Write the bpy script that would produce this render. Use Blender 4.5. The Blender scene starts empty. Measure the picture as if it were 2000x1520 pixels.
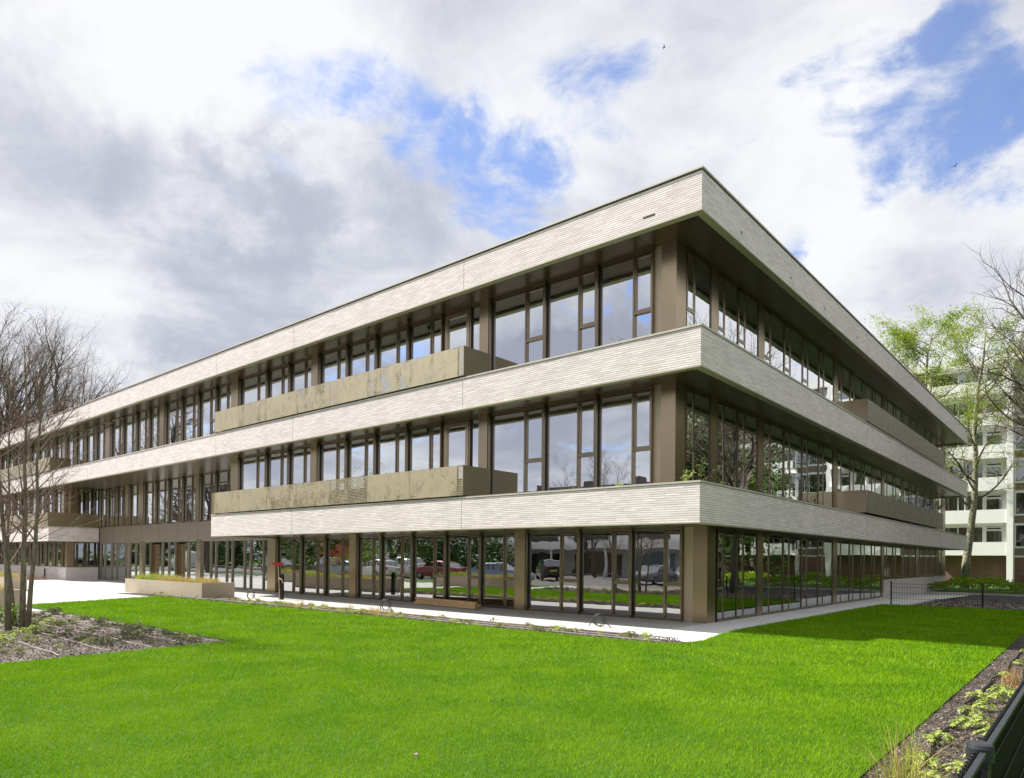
import bpy, bmesh, math, random
import numpy as np
from mathutils import Vector, Matrix
R=math.radians
sc=bpy.context.scene; col=sc.collection
random.seed(7); rng=np.random.default_rng(7)
# ------------------------------------------------------------------ camera
def cam_axes(yaw,pitch,roll):
    f=Vector((math.sin(yaw)*math.cos(pitch),math.cos(yaw)*math.cos(pitch),math.sin(pitch)))
    r=Vector((math.cos(yaw),-math.sin(yaw),0)); u=r.cross(f)
    c,s=math.cos(roll),math.sin(roll)
    return f, r*c+u*s, u*c-r*s
CAM=Vector((7.022,-14.834,1.72)); F_,R_,U_=cam_axes(-0.70642,0.008735,0.009456)
cd=bpy.data.cameras.new('camera'); cam=bpy.data.objects.new('camera',cd); col.objects.link(cam)
cam.matrix_world=Matrix(((R_.x,U_.x,-F_.x,CAM.x),(R_.y,U_.y,-F_.y,CAM.y),(R_.z,U_.z,-F_.z,CAM.z),(0,0,0,1)))
cd.sensor_width=36; cd.lens=1353.18/2000*36; cd.shift_y=(1079.42-760)/2000
cd.clip_start=0.05; cd.clip_end=2000; sc.camera=cam
def pixdir(px,py):   # used only to place clouds, birds and far trees where they stand
    return (F_+R_*((px-1000)/1353.18)-U_*((py-1079.42)/1353.18))
# ------------------------------------------------------------------ sun, sky, exposure
SUN=Vector((0.94,0.295,-1.0)).normalized()      # travel direction
EL=math.asin(-SUN.z); AZ=math.atan2(-SUN.x,-SUN.y)   # compass style azimuth from +Y
sl=bpy.data.lights.new('sun','SUN'); sl.energy=4.3; sl.angle=R(0.6); sl.color=(1,0.965,0.905)
so=bpy.data.objects.new('sun',sl); col.objects.link(so)
so.rotation_mode='QUATERNION'; so.rotation_quaternion=SUN.to_track_quat('-Z','Y'); so.location=(-20,-20,40)
sc.view_settings.view_transform='Standard'; sc.view_settings.look='None'
sc.view_settings.exposure=1.10; sc.view_settings.gamma=1
class NT:
    def __init__(s,nt): s.nt=nt; s.n=nt.nodes; s.l=nt.links
    def node(s,t,**k):
        nd=s.n.new(t)
        for a,b in k.items():
            if a=='ins':
                for i,v in b.items():
                    if isinstance(v,bpy.types.NodeSocket): s.l.new(v,nd.inputs[i])
                    else: nd.inputs[i].default_value=v
            else: setattr(nd,a,b)
        return nd
    def m(s,op,a,b=None,c=None,clamp=False):
        nd=s.n.new('ShaderNodeMath'); nd.operation=op; nd.use_clamp=clamp
        for i,v in enumerate((a,b,c)):
            if v is None: continue
            if isinstance(v,bpy.types.NodeSocket): s.l.new(v,nd.inputs[i])
            else: nd.inputs[i].default_value=v
        return nd.outputs[0]
    def vm(s,op,a,b=None,out=0,scale=None):
        nd=s.n.new('ShaderNodeVectorMath'); nd.operation=op
        for i,v in enumerate((a,b)):
            if v is None: continue
            if isinstance(v,bpy.types.NodeSocket): s.l.new(v,nd.inputs[i])
            else: nd.inputs[i].default_value=v
        if scale is not None:
            if isinstance(scale,bpy.types.NodeSocket): s.l.new(scale,nd.inputs['Scale'])
            else: nd.inputs['Scale'].default_value=scale
        return nd.outputs[out]
    def mr(s,v,a,b,c,d,smooth=True):
        nd=s.n.new('ShaderNodeMapRange'); nd.interpolation_type='SMOOTHSTEP' if smooth else 'LINEAR'
        s.l.new(v,nd.inputs[0])
        for i,x in enumerate((a,b,c,d)): nd.inputs[i+1].default_value=x
        return nd.outputs[0]
    def mix(s,f,a,b,mode='MIX'):
        nd=s.n.new('ShaderNodeMix'); nd.data_type='RGBA'; nd.blend_type=mode
        for i,v in ((0,f),(6,a),(7,b)):
            if isinstance(v,bpy.types.NodeSocket): s.l.new(v,nd.inputs[i])
            else: nd.inputs[i].default_value=v if i==0 else (tuple(v)+(1,) if len(v)==3 else v)
        return nd.outputs[2]
    def noise(s,vec,scale,detail=6,rough=.55,dist=0.0,out=0,dim='3D'):
        nd=s.n.new('ShaderNodeTexNoise'); nd.noise_dimensions=dim
        if vec is not None: s.l.new(vec,nd.inputs['Vector'])
        nd.inputs['Scale'].default_value=scale; nd.inputs['Detail'].default_value=detail
        nd.inputs['Roughness'].default_value=rough; nd.inputs['Distortion'].default_value=dist
        return nd.outputs[out]
wd=bpy.data.worlds.new('World'); sc.world=wd; wd.use_nodes=True
w=NT(wd.node_tree); w.n.clear()
WS=0.1
tc=w.node('ShaderNodeTexCoord'); d=w.vm('NORMALIZE',tc.outputs['Generated'])
sky=w.node('ShaderNodeTexSky',sky_type='NISHITA',sun_disc=False,sun_elevation=EL,sun_rotation=AZ,air_density=1.0,dust_density=0.6,ozone_density=2.5)
sep=w.node('ShaderNodeSeparateXYZ',ins={0:d})
zz=w.m('MAXIMUM',sep.outputs[2],0.0)
den=w.m('ADD',zz,0.20)
pl=w.node('ShaderNodeCombineXYZ',ins={0:w.m('DIVIDE',sep.outputs[0],den),1:w.m('DIVIDE',sep.outputs[1],den),2:w.m('MULTIPLY',zz,0.6)}).outputs[0]
warp=w.noise(pl,1.3,3,.5,out=1)
plw=w.vm('ADD',pl,w.vm('SCALE',w.vm('SUBTRACT',warp,(.5,.5,.5)),scale=0.45))
nA=w.noise(plw,2.0,10,.62,0.2)
nB=w.noise(w.vm('ADD',plw,(7.3,2.1,4.0)),0.8,5,.5)
nC=w.noise(w.vm('ADD',plw,(1.3,9.1,2.0)),2.6,8,.62,0.2)
dwn=w.noise(w.vm('SCALE',d,scale=1.0),5.5,7,.62,out=1)
dwp=w.vm('NORMALIZE',w.vm('ADD',d,w.vm('SCALE',w.vm('SUBTRACT',dwn,(.5,.5,.5)),scale=0.42)))
def blobs(lst,sc_,mirror=False):
    tot=None
    for px,py,rad,wt in lst:
        c=pixdir(px,py).normalized()
        if mirror: c.y=-c.y
        dt=w.vm('DOT_PRODUCT',dwp,tuple(c),out=1)
        v=w.mr(dt,math.cos(R(rad*1.15)),1.0,0.0,wt*sc_)
        tot=v if tot is None else w.m('ADD',tot,v)
    return tot
# bluer openings are negative, thicker cloud positive
cov=blobs([(715,70,6,-.10),(790,150,6,-.15),(870,240,6,-.20),(940,340,5,-.12),(960,420,5,-.15),(470,90,5,-.10),(205,165,4,-.13),(1060,150,5,-.06),
           (1500,290,7,-.18),(1620,290,8,-.22),(1760,270,7,-.16),(1860,200,7,-.17),(1920,120,6,-.2),(1230,240,4,-.10),(1130,200,3,-.06),(1560,350,6,-.1),(1400,60,8,-.05),(1960,90,5,-.12),
           (300,420,26,.20),(550,250,16,.12),(1250,120,12,.10),(1750,520,16,.16),(1100,330,7,.06),(1950,350,8,.10),(1650,120,8,.05)],.31)
mdark=blobs([(1230,850,9,.50),(1080,870,8,.40),(1000,660,6,.30),(1190,690,6,.22),(850,880,8,.2),(700,700,6,.15),(1090,600,4,-.25),(900,640,5,-.2),(560,800,6,.2)],.42,True)
mcov=blobs([(1200,590,3.5,-.30),(1120,640,3,-.12),(760,690,4,-.25),(640,930,5,-.1),(1010,830,4,-.16)],.8,True)
dark=blobs([(330,530,11,.42),(600,480,12,.34),(150,500,14,.40),(760,420,9,.25),(480,560,9,.2),(20,450,10,.28),(90,210,7,.22),(40,40,8,.2),(560,60,7,.2),(1990,330,9,.22),(100,20,9,.14),(1350,150,10,.08),(250,200,10,-.30),(480,190,11,-.36),(700,250,8,-.22),(120,330,9,-.25),(640,330,8,-.15),
           (900,560,8,.08),(1250,200,8,-.1),(300,660,9,-.2),(60,640,9,-.25),(1750,500,10,-.1)],.56)
cov=w.m('ADD',cov,w.mr(sep.outputs[1],0.1,-0.5,0,.10))
cov=w.m('ADD',cov,mcov)
cm=w.mr(w.m('ADD',w.m('ADD',nA,w.m('MULTIPLY',w.m('SUBTRACT',nC,.5),.5)),cov),0.30,0.475,0.16,1)
sh=w.m('ADD',w.m('ADD',w.m('MULTIPLY',w.m('SUBTRACT',nB,.5),1.1),dark),w.m('MULTIPLY',w.m('SUBTRACT',nC,.5),1.15))
# away from the framed part of the sky the cloud base is greyer
back=w.mr(sep.outputs[1],0.1,-0.6,0,.12)
sh=w.m('ADD',w.m('ADD',sh,back),mdark)
shd=w.mr(sh,-.12,.60,0,1)
WHITE=(.45/WS,.455/WS,.468/WS); GREY=(.235/WS,.25/WS,.30/WS)
cc=w.mix(shd,WHITE,GREY)
skyc=w.mix(1.0,sky.outputs[0],(.66,.78,1.02),'MULTIPLY')
allc=w.mix(cm,skyc,cc)
hz=w.mr(sep.outputs[2],0.0,0.10,.6,0)
allc=w.mix(hz,allc,(.43/WS,.445/WS,.475/WS))
bg=w.node('ShaderNodeBackground',ins={0:allc,1:WS}); wo=w.node('ShaderNodeOutputWorld',ins={0:bg.outputs[0]})
# ------------------------------------------------------------------ materials
MATS={}
def mat(name):
    m=bpy.data.materials.new(name); m.use_nodes=True; t=NT(m.node_tree); b=t.n['Principled BSDF']; MATS[name]=m
    return m,t,b
def simple(name,c,rough=.6,metal=0,var=.12,scale=6,bump=0,bscale=40,spec=.5,coat=0):
    m,t,b=mat(name); tcn=t.node('ShaderNodeTexCoord'); o=tcn.outputs['Object']
    n=t.noise(o,scale,5); f=t.mr(n,.3,.7,1-var,1+var,False)
    cc=t.vm('SCALE',tuple(c),scale=f); t.l.new(cc,b.inputs['Base Color'])
    b.inputs['Roughness'].default_value=rough; b.inputs['Metallic'].default_value=metal
    b.inputs['Specular IOR Level'].default_value=spec
    if coat: b.inputs['Coat Weight'].default_value=coat; b.inputs['Coat Roughness'].default_value=.05
    if bump:
        bn=t.noise(o,bscale,4); bp=t.node('ShaderNodeBump',ins={'Height':bn,'Strength':bump,'Distance':.02}); t.l.new(bp.outputs[0],b.inputs['Normal'])
    return m
def brickmat(name,c1,c2,mortar,bw,rh,ms,rough=.85,bump=.6,patch=.1,line=1.0):
    m,t,b=mat(name); uv=t.node('ShaderNodeUVMap').outputs[0]
    br=t.node('ShaderNodeTexBrick',offset=.37,offset_frequency=3,squash=1.25,squash_frequency=2,ins={'Vector':uv,'Color1':c1+(1,),'Color2':c2+(1,),'Mortar':mortar+(1,),'Scale':1.0,'Mortar Size':ms,'Mortar Smooth':.3,'Bias':0.0,'Brick Width':bw,'Row Height':rh})
    n=t.noise(uv,1.1,4); n2=t.noise(uv,45,3); spz=t.node('ShaderNodeSeparateXYZ',ins={0:uv}); fr=t.m('FRACT',t.m('DIVIDE',spz.outputs[1],rh)); course=t.m('MULTIPLY',t.mr(fr,.0,.09,line,1),t.mr(fr,.80,.97,1,line))
    sc1=t.node('ShaderNodeMapping',ins={'Vector':uv,'Scale':(2.2,18.5,1)}); n3=t.noise(sc1.outputs[0],1.0,2)
    f=t.m('MULTIPLY',t.mr(n,.3,.7,1-patch,1+patch,False),t.m('MULTIPLY',t.mr(n2,.3,.7,.95,1.05,False),t.mr(n3,.3,.72,1.02,.97,False)))
    cc=t.vm('SCALE',br.outputs[0],scale=t.m('MULTIPLY',f,course)); t.l.new(cc,b.inputs['Base Color']); b.inputs['Roughness'].default_value=rough
    b.inputs['Specular IOR Level'].default_value=.25
    h=t.m('ADD',t.m('SUBTRACT',1.0,br.outputs[1]),t.m('MULTIPLY',n3,.8)); bp=t.node('ShaderNodeBump',ins={'Height':h,'Strength':bump,'Distance':.012}); t.l.new(bp.outputs[0],b.inputs['Normal'])
    return m
brickmat('pale brick',(.88,.805,.785),(.72,.65,.63),(.56,.51,.49),.30,.054,.004,patch=.05,line=.40,bump=.4)
brickmat('red brick',(.26,.13,.095),(.19,.095,.075),(.2,.17,.15),.21,.065,.008)
simple('coping metal',(.50,.47,.40),.45,.0,.05)
simple('coping dark',(.20,.18,.15),.4,.3,.05)
simple('lip profile',(.40,.38,.27),.5,.0,.05)
simple('bronze metal',(.40,.315,.205),.27,.95,.06,1.2)
simple('bronze sheen tint',(.50,.42,.30),.45,.7,.05,1.2)
simple('bronze panel',(.30,.25,.19),.42,.6,.07,1.0)
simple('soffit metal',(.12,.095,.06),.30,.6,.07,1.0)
simple('frame metal',(.27,.215,.15),.27,.95,.05)
simple('frame pale',(.30,.265,.20),.4,.4,.05)
simple('dark metal',(.03,.03,.032),.35,.4,.05)
simple('anthracite',(.030,.033,.04),.42,.2,.05)
simple('slat black',(.005,.005,.006),.7,0,.1,spec=.12)
simple('interior white',(.5,.5,.47),.8,0,.04)
simple('interior grey',(.16,.165,.15),.8,0,.08)
simple('interior dark',(.06,.06,.055),.9,0,.1)
simple('curtain cloth',(.34,.36,.31),.9,0,.1)
simple('concrete',(.50,.48,.44),.85,0,.08,3,.15,60)
simple('white plaster',(.86,.85,.82),.7,0,.03,2)
simple('white frame',(.8,.8,.78),.5,0,.02)
simple('brown panel',(.19,.14,.105),.6,0,.08)
simple('planter metal',(.46,.385,.29),.5,.1,.04,1.5)
simple('rubber',(.02,.02,.02),.8)
simple('hose',(.05,.04,.035),.6)
simple('hose dusty',(.27,.235,.215),.8)
simple('timber',(.62,.40,.20),.7,0,.15,8)
simple('red plastic',(.42,.02,.02),.45,0,.1)
simple('cable',(.03,.03,.035),.6)
simple('chimney',(.12,.10,.09),.9)
simple('roof felt',(.10,.10,.11),.8)
simple('bark dark',(.085,.068,.052),.9,0,.3,7,.5,20)
simple('bark brown',(.135,.105,.08),.85,0,.25,7,.3,20)
simple('twig',(.22,.15,.12),.8,0,.2)
simple('bird feather',(.05,.05,.05),.8)
simple('tyre',(.02,.02,.02),.85); simple('hub metal',(.35,.35,.37),.3,.8)
simple('lamp glass',(.6,.6,.6),.15); simple('tail lamp',(.35,.01,.01),.2); simple('plate',(.6,.5,.05),.5)
for nm,c in (('paint silver',(.42,.45,.5)),('paint white',(.75,.75,.76)),('paint black',(.015,.016,.02)),('paint red',(.22,.012,.015)),('paint blue',(.22,.30,.42)),('paint grey',(.16,.165,.17))):
    simple(nm,c,.28,.25,.02,2,coat=1)
# birch bark
m,t,b=mat('birch bark'); o=t.node('ShaderNodeTexCoord').outputs['Object']
mp=t.node('ShaderNodeMapping',ins={'Vector':o,'Scale':(2.5,2.5,7)}); n=t.noise(mp.outputs[0],2.2,6,.7)
t.l.new(t.mix(t.mr(n,.40,.60,0,1),(.36,.34,.24),(.06,.06,.03)),b.inputs['Base Color']); b.inputs['Roughness'].default_value=.85
# stem bark with algae
m,t,b=mat('stem bark'); o=t.node('ShaderNodeTexCoord').outputs['Object']
mp=t.node('ShaderNodeMapping',ins={'Vector':o,'Scale':(14,14,3)}); n=t.noise(mp.outputs[0],1.4,5,.65)
t.l.new(t.mix(t.mr(n,.35,.65,0,1),(.105,.09,.06),(.21,.19,.125)),b.inputs['Base Color']); b.inputs['Roughness'].default_value=.85
bp=t.node('ShaderNodeBump',ins={'Height':n,'Strength':.4,'Distance':.01}); t.l.new(bp.outputs[0],b.inputs['Normal'])
# perforated gold sheet
def perf(name,thr,seed):
    m,t,b=mat(name); uv=t.node('ShaderNodeUVMap').outputs[0]
    b.inputs['Base Color'].default_value=(.47,.405,.27,1); b.inputs['Metallic'].default_value=.35; b.inputs['Roughness'].default_value=.42
    s=t.vm('SCALE',uv,scale=1/.052); sp=t.node('ShaderNodeSeparateXYZ',ins={0:s})
    row=t.m('FLOOR',sp.outputs[1]); off=t.m('MULTIPLY',t.m('MODULO',row,2.0),.5)
    fx=t.m('SUBTRACT',t.m('FRACT',t.m('ADD',sp.outputs[0],off)),.5); fy=t.m('SUBTRACT',t.m('FRACT',sp.outputs[1]),.5)
    r=t.m('SQRT',t.m('ADD',t.m('MULTIPLY',fx,fx),t.m('MULTIPLY',fy,fy)))
    mpp=t.node('ShaderNodeMapping',ins={'Vector':uv,'Scale':(1.0,.55,1),'Location':(seed,seed*1.7,0)})
    n=t.m('ADD',t.noise(mpp.outputs[0],2.6,6,.8),t.m('MULTIPLY',t.m('SUBTRACT',t.noise(uv,30,2),.5),.6))
    rad=t.mr(n,thr,thr+.16,-.02,.46,False)
    hole=t.m('LESS_THAN',r,rad)
    tr=t.node('ShaderNodeBsdfTransparent'); mx=t.node('ShaderNodeMixShader',ins={0:hole,1:b.outputs[0],2:tr.outputs[0]})
    t.l.new(mx.outputs[0],t.n['Material Output'].inputs[0]); return m
perf('perforated gold',.42,3.0); perf('perforated gold dense',.34,9.0); perf('perforated gold sparse',.48,5.0)
simple('balcony inner',(.50,.42,.26),.5,.2,.04)
simple('gold bronze',(.235,.19,.105),.40,.45,.06,1.2)
m,t,b=mat('weathered gold'); o=t.node('ShaderNodeTexCoord').outputs['Object']
n=t.noise(o,3.5,6,.7); t.l.new(t.mix(t.mr(n,.35,.65,0,1),(.30,.27,.20),(.19,.165,.12)),b.inputs['Base Color']); b.inputs['Roughness'].default_value=.5; b.inputs['Metallic'].default_value=.2
# glass
def glass(name,base,tint,wob):
    m,t,b=mat(name); t.n.remove(b)
    o=t.node('ShaderNodeTexCoord').outputs['Object']; n=t.noise(o,.9,2,.5)
    bp=t.node('ShaderNodeBump',ins={'Height':n,'Strength':wob,'Distance':.02})
    gl=t.node('ShaderNodeBsdfGlossy',ins={'Color':(.93,.95,.98,1),'Roughness':0.0,'Normal':bp.outputs[0]})
    tr=t.node('ShaderNodeBsdfTransparent',ins={0:tint+(1,)})
    lw=t.node('ShaderNodeLayerWeight',ins={0:.5}); f=t.m('POWER',lw.outputs[1],2.2)
    fac=t.m('ADD',base,t.m('MULTIPLY',f,.96-base))
    mx=t.node('ShaderNodeMixShader',ins={0:fac,1:tr.outputs[0],2:gl.outputs[0]}); t.l.new(mx.outputs[0],t.n['Material Output'].inputs[0]); return m
glass('window glass',.74,(.50,.54,.49),.10); glass('ground glass',.44,(.45,.48,.43),.16); glass('flat glass',.30,(.5,.55,.55),.1); glass('car glass',.25,(.15,.16,.17),.0)
# paving
def paving(name,c,joint,tw,th,speck=0.0,ss=60):
    m,t,b=mat(name); uv=t.node('ShaderNodeUVMap').outputs[0]
    br=t.node('ShaderNodeTexBrick',offset=0.0,ins={'Vector':uv,'Color1':tuple(x*1.03 for x in c)+(1,),'Color2':tuple(x*.96 for x in c)+(1,),'Mortar':joint+(1,),'Scale':1.0,'Mortar Size':.009,'Brick Width':tw,'Row Height':th})
    n=t.noise(uv,.6,6,.6); n2=t.noise(uv,ss,3,.7)
    f=t.m('MULTIPLY',t.mr(n,.3,.7,.9,1.08,False),t.mr(n2,.35,.65,1-speck,1+speck,False))
    t.l.new(t.vm('SCALE',br.outputs[0],scale=f),b.inputs['Base Color']); b.inputs['Roughness'].default_value=.9; b.inputs['Specular IOR Level'].default_value=.2
    bp=t.node('ShaderNodeBump',ins={'Height':n2,'Strength':.4,'Distance':.006}); t.l.new(bp.outputs[0],b.inputs['Normal']); return m
paving('pale paving',(.50,.485,.46),(.22,.21,.20),3.6,1.2,.22,50)
paving('aggregate paving',(.68,.67,.66),(.38,.37,.36),3.0,2.2,.6,26)
paving('yard paving',(.14,.13,.12),(.12,.11,.10),.6,.3,.15,30)
paving('asphalt',(.075,.075,.078),(.07,.07,.07),50,50,.25,60)
# soils and grass
m,t,b=mat('mulch soil'); o=t.node('ShaderNodeTexCoord').outputs['Object']
vo=t.node('ShaderNodeTexVoronoi',ins={'Vector':o,'Scale':38.0}); n=t.noise(o,9,7,.75); n3=t.noise(o,2.2,3)
cA=t.mix(t.mr(n,.35,.68,0,1),(.025,.019,.015),(.11,.085,.067)); cB=t.mix(t.mr(n3,.4,.65,0,.5),cA,(.15,.12,.10)); t.l.new(cB,b.inputs['Base Color']); b.inputs['Roughness'].default_value=.95
hh=t.m('ADD',vo.outputs[0],t.m('MULTIPLY',n,2.0)); bp=t.node('ShaderNodeBump',ins={'Height':hh,'Strength':.9,'Distance':.03}); t.l.new(bp.outputs[0],b.inputs['Normal'])
m,t,b=mat('grey soil'); o=t.node('ShaderNodeTexCoord').outputs['Object']
n=t.noise(o,11,7,.75); n3=t.noise(o,1.6,3)
cA=t.mix(t.mr(n,.35,.66,0,1),(.07,.055,.045),(.27,.225,.19)); t.l.new(t.mix(t.mr(n3,.42,.66,0,.7),cA,(.36,.315,.28)),b.inputs['Base Color']); b.inputs['Roughness'].default_value=.95
bp=t.node('ShaderNodeBump',ins={'Height':n,'Strength':1.0,'Distance':.05}); t.l.new(bp.outputs[0],b.inputs['Normal'])
m,t,b=mat('turf soil'); o=t.node('ShaderNodeTexCoord').outputs['Object']
n=t.noise(o,30,5,.7); t.l.new(t.mix(t.mr(n,.35,.65,0,1),(.028,.075,.001),(.06,.135,.003)),b.inputs['Base Color']); b.inputs['Roughness'].default_value=1
def leafmat(name,ca,cb,trans=.45,scale=.9,attr=False):
    m,t,b=mat(name)
    o=t.node('ShaderNodeTexCoord').outputs['Object']
    if attr:
        a=t.node('ShaderNodeAttribute',attribute_name='tint'); f=a.outputs['Fac']
        big=t.noise(o,.9,6,.68,.3); f=t.m('ADD',t.m('MULTIPLY',f,.70),t.m('MULTIPLY',t.mr(big,.32,.68,-.05,1),.50),clamp=True)
    else: f=t.mr(t.noise(o,scale,5,.7),.3,.7,0,1)
    c=t.mix(f,ca,cb); t.l.new(c,b.inputs['Base Color']); b.inputs['Roughness'].default_value=.6; b.inputs['Specular IOR Level'].default_value=.08 if attr else .25
    tl=t.node('ShaderNodeBsdfTranslucent',ins={0:c}); mx=t.node('ShaderNodeMixShader',ins={0:trans,1:b.outputs[0],2:tl.outputs[0]})
    t.l.new(mx.outputs[0],t.n['Material Output'].inputs[0]); return m
leafmat('grass blade',(.100,.262,.001),(.275,.460,.007),.28,attr=True)
leafmat('spring leaf',(.17,.26,.012),(.34,.43,.035),.5,.35)
leafmat('dark leaf',(.03,.07,.012),(.08,.14,.02),.3,.5)
leafmat('fresh leaf',(.08,.16,.015),(.22,.32,.03),.45,.5)
leafmat('lime leaf',(.33,.42,.07),(.58,.66,.22),.35,9)
leafmat('olive leaf',(.13,.16,.045),(.34,.36,.13),.35,8)
leafmat('dull leaf',(.07,.09,.035),(.16,.18,.07),.3,8)
leafmat('straw',(.46,.32,.14),(.62,.46,.20),.3,9)
leafmat('yellow blade',(.34,.36,.05),(.60,.55,.14),.35,9)
leafmat('rust leaf',(.35,.16,.07),(.50,.28,.13),.3,9)
leafmat('green blade',(.14,.30,.02),(.38,.48,.06),.4,3)
leafmat('hedge leaf',(.12,.21,.008),(.34,.50,.02),.4,.6)
leafmat('red leaf',(.35,.05,.02),(.45,.10,.04),.3,2)
simple('bark chip',(.16,.12,.09),.9,0,.35,25)
simple('chip grey',(.30,.265,.23),.9,0,.3,25)
# ------------------------------------------------------------------ mesh helpers
class MB:
    def __init__(s): s.v=[]; s.f=[]; s.mi=[]; s.mats=[]
    def mid(s,m):
        if m not in s.mats: s.mats.append(m)
        return s.mats.index(m)
    def poly(s,pts,m=None):
        i=len(s.v); s.v+=[tuple(p) for p in pts]; s.f.append(tuple(range(i,i+len(pts)))); s.mi.append(s.mid(m) if m else 0)
    def box(s,x0,x1,y0,y1,z0,z1,m=None,skip=''):
        if x0>x1:x0,x1=x1,x0
        if y0>y1:y0,y1=y1,y0
        if z0>z1:z0,z1=z1,z0
        i=len(s.v); s.v+=[(x0,y0,z0),(x1,y0,z0),(x1,y1,z0),(x0,y1,z0),(x0,y0,z1),(x1,y0,z1),(x1,y1,z1),(x0,y1,z1)]
        F={'b':(3,2,1,0),'t':(4,5,6,7),'f':(0,1,5,4),'r':(1,2,6,5),'k':(2,3,7,6),'l':(3,0,4,7)}
        k=s.mid(m) if m else 0
        for c,f in F.items():
            if c not in skip: s.f.append(tuple(i+a for a in f)); s.mi.append(k)
        return s
    def prism(s,poly,z0,z1,m=None):
        n=len(poly); i=len(s.v); s.v+=[(p[0],p[1],z0) for p in poly]+[(p[0],p[1],z1) for p in poly]; k=s.mid(m) if m else 0
        for a in range(n): b=(a+1)%n; s.f.append((i+a,i+b,i+n+b,i+n+a)); s.mi.append(k)
        s.f.append(tuple(i+n+a for a in range(n))); s.f.append(tuple(i+n-1-a for a in range(n))); s.mi+=[k,k]
        return s
    def tube(s,pts,rads,n=6,m=None,cap=True):
        k=s.mid(m) if m else 0; base=len(s.v); P=[Vector(p) for p in pts]; up=Vector((0.13,0.2,1)).normalized(); prev=None
        for j,p in enumerate(P):
            tg=(P[min(j+1,len(P)-1)]-P[max(j-1,0)]).normalized()
            a=tg.cross(up if prev is None else prev)
            if prev is None:
                if a.length<.1: a=tg.cross(Vector((1,0,0)))
                a.normalize(); x=a; y=tg.cross(x)
            else:
                y=tg.cross(px_).normalized(); x=y.cross(tg)
            px_=x; prev=up
            r=rads[j] if hasattr(rads,'__len__') else rads
            for q in range(n):
                an=2*math.pi*q/n; s.v.append(tuple(p+x*math.cos(an)*r+y*math.sin(an)*r))
        for j in range(len(P)-1):
            for q in range(n):
                a=base+j*n+q; b=base+j*n+(q+1)%n; s.f.append((a,b,b+n,a+n)); s.mi.append(k)
        if cap and n>2:
            s.f.append(tuple(base+n-1-q for q in range(n))); s.f.append(tuple(base+(len(P)-1)*n+q for q in range(n))); s.mi+=[k,k]
        return s
    def cyl(s,c,r,z0,z1,n=20,m=None,r2=None):
        return s.tube([(c[0],c[1],z0),(c[0],c[1],z1)],[r,r if r2 is None else r2],n,m)
    def build(s,name,m=None,parent=None,off=(0,0,0),smooth=False,uvs=True):
        me=bpy.data.meshes.new(name)
        vs=np.array(s.v,dtype=float)-np.array(off) if s.v else np.zeros((0,3))
        me.from_pydata(vs.tolist(),[],s.f); 
        mats=[x for x in s.mats] or [m]
        if m and not s.mats: mats=[m]
        for x in mats: me.materials.append(MATS[x])
        if len(mats)>1: me.polygons.foreach_set('material_index',s.mi)
        if smooth: me.polygons.foreach_set('use_smooth',[True]*len(me.polygons))
        if uvs and len(me.polygons):
            uvl=me.uv_layers.new(name='UVMap'); nP=len(me.polygons); nrm=np.empty(nP*3); me.polygons.foreach_get('normal',nrm); nrm=np.abs(nrm.reshape(-1,3))
            lt=np.empty(nP,dtype=int); me.polygons.foreach_get('loop_total',lt); lv=np.empty(len(me.loops),dtype=int); me.loops.foreach_get('vertex_index',lv)
            ax=np.repeat(nrm.argmax(1),lt); co=vs[lv]
            uv=np.where((ax==0)[:,None],co[:,[1,2]],np.where((ax==1)[:,None],co[:,[0,2]],co[:,[0,1]])); uvl.data.foreach_set('uv',uv.astype(np.float32).ravel())
        o=bpy.data.objects.new(name,me); col.objects.link(o)
        if parent is not None: o.parent=parent
        return o
def tag(o,label=None,cat=None,group=None,kind=None):
    if label: o['label']=label
    if cat: o['category']=cat
    if group: o['group']=group
    if kind: o['kind']=kind
    return o
def empty(name,loc=(0,0,0),rz=0,label=None,cat=None,group=None):
    o=bpy.data.objects.new(name,None); col.objects.link(o); o.location=loc; o.rotation_euler=(0,0,rz); o.empty_display_size=.2
    return tag(o,label,cat,group)
def copy_tree(o,parent=None):
    c=o.copy(); col.objects.link(c); c.parent=parent
    for ch in [x for x in list(bpy.data.objects) if x.parent==o]: copy_tree(ch,c)
    return c
def npmesh(name,V,Fs,mats,parent=None,nv=3,tint=None,mi=None):
    me=bpy.data.meshes.new(name); V=np.asarray(V,dtype=np.float32); Fs=np.asarray(Fs,dtype=np.int32)
    me.vertices.add(len(V)); me.vertices.foreach_set('co',V.ravel())
    me.loops.add(Fs.size); me.loops.foreach_set('vertex_index',Fs.ravel()); me.polygons.add(len(Fs))
    me.polygons.foreach_set('loop_start',np.arange(len(Fs),dtype=np.int32)*nv); me.polygons.foreach_set('loop_total',np.full(len(Fs),nv,dtype=np.int32))
    for x in mats: me.materials.append(MATS[x])
    if mi is not None: me.polygons.foreach_set('material_index',np.asarray(mi,dtype=np.int32))
    if tint is not None:
        at=me.attributes.new('tint','FLOAT','POINT'); at.data.foreach_set('value',np.asarray(tint,dtype=np.float32))
    me.update(calc_edges=True)
    o=bpy.data.objects.new(name,me); col.objects.link(o)
    if parent is not None: o.parent=parent
    return o
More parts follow.
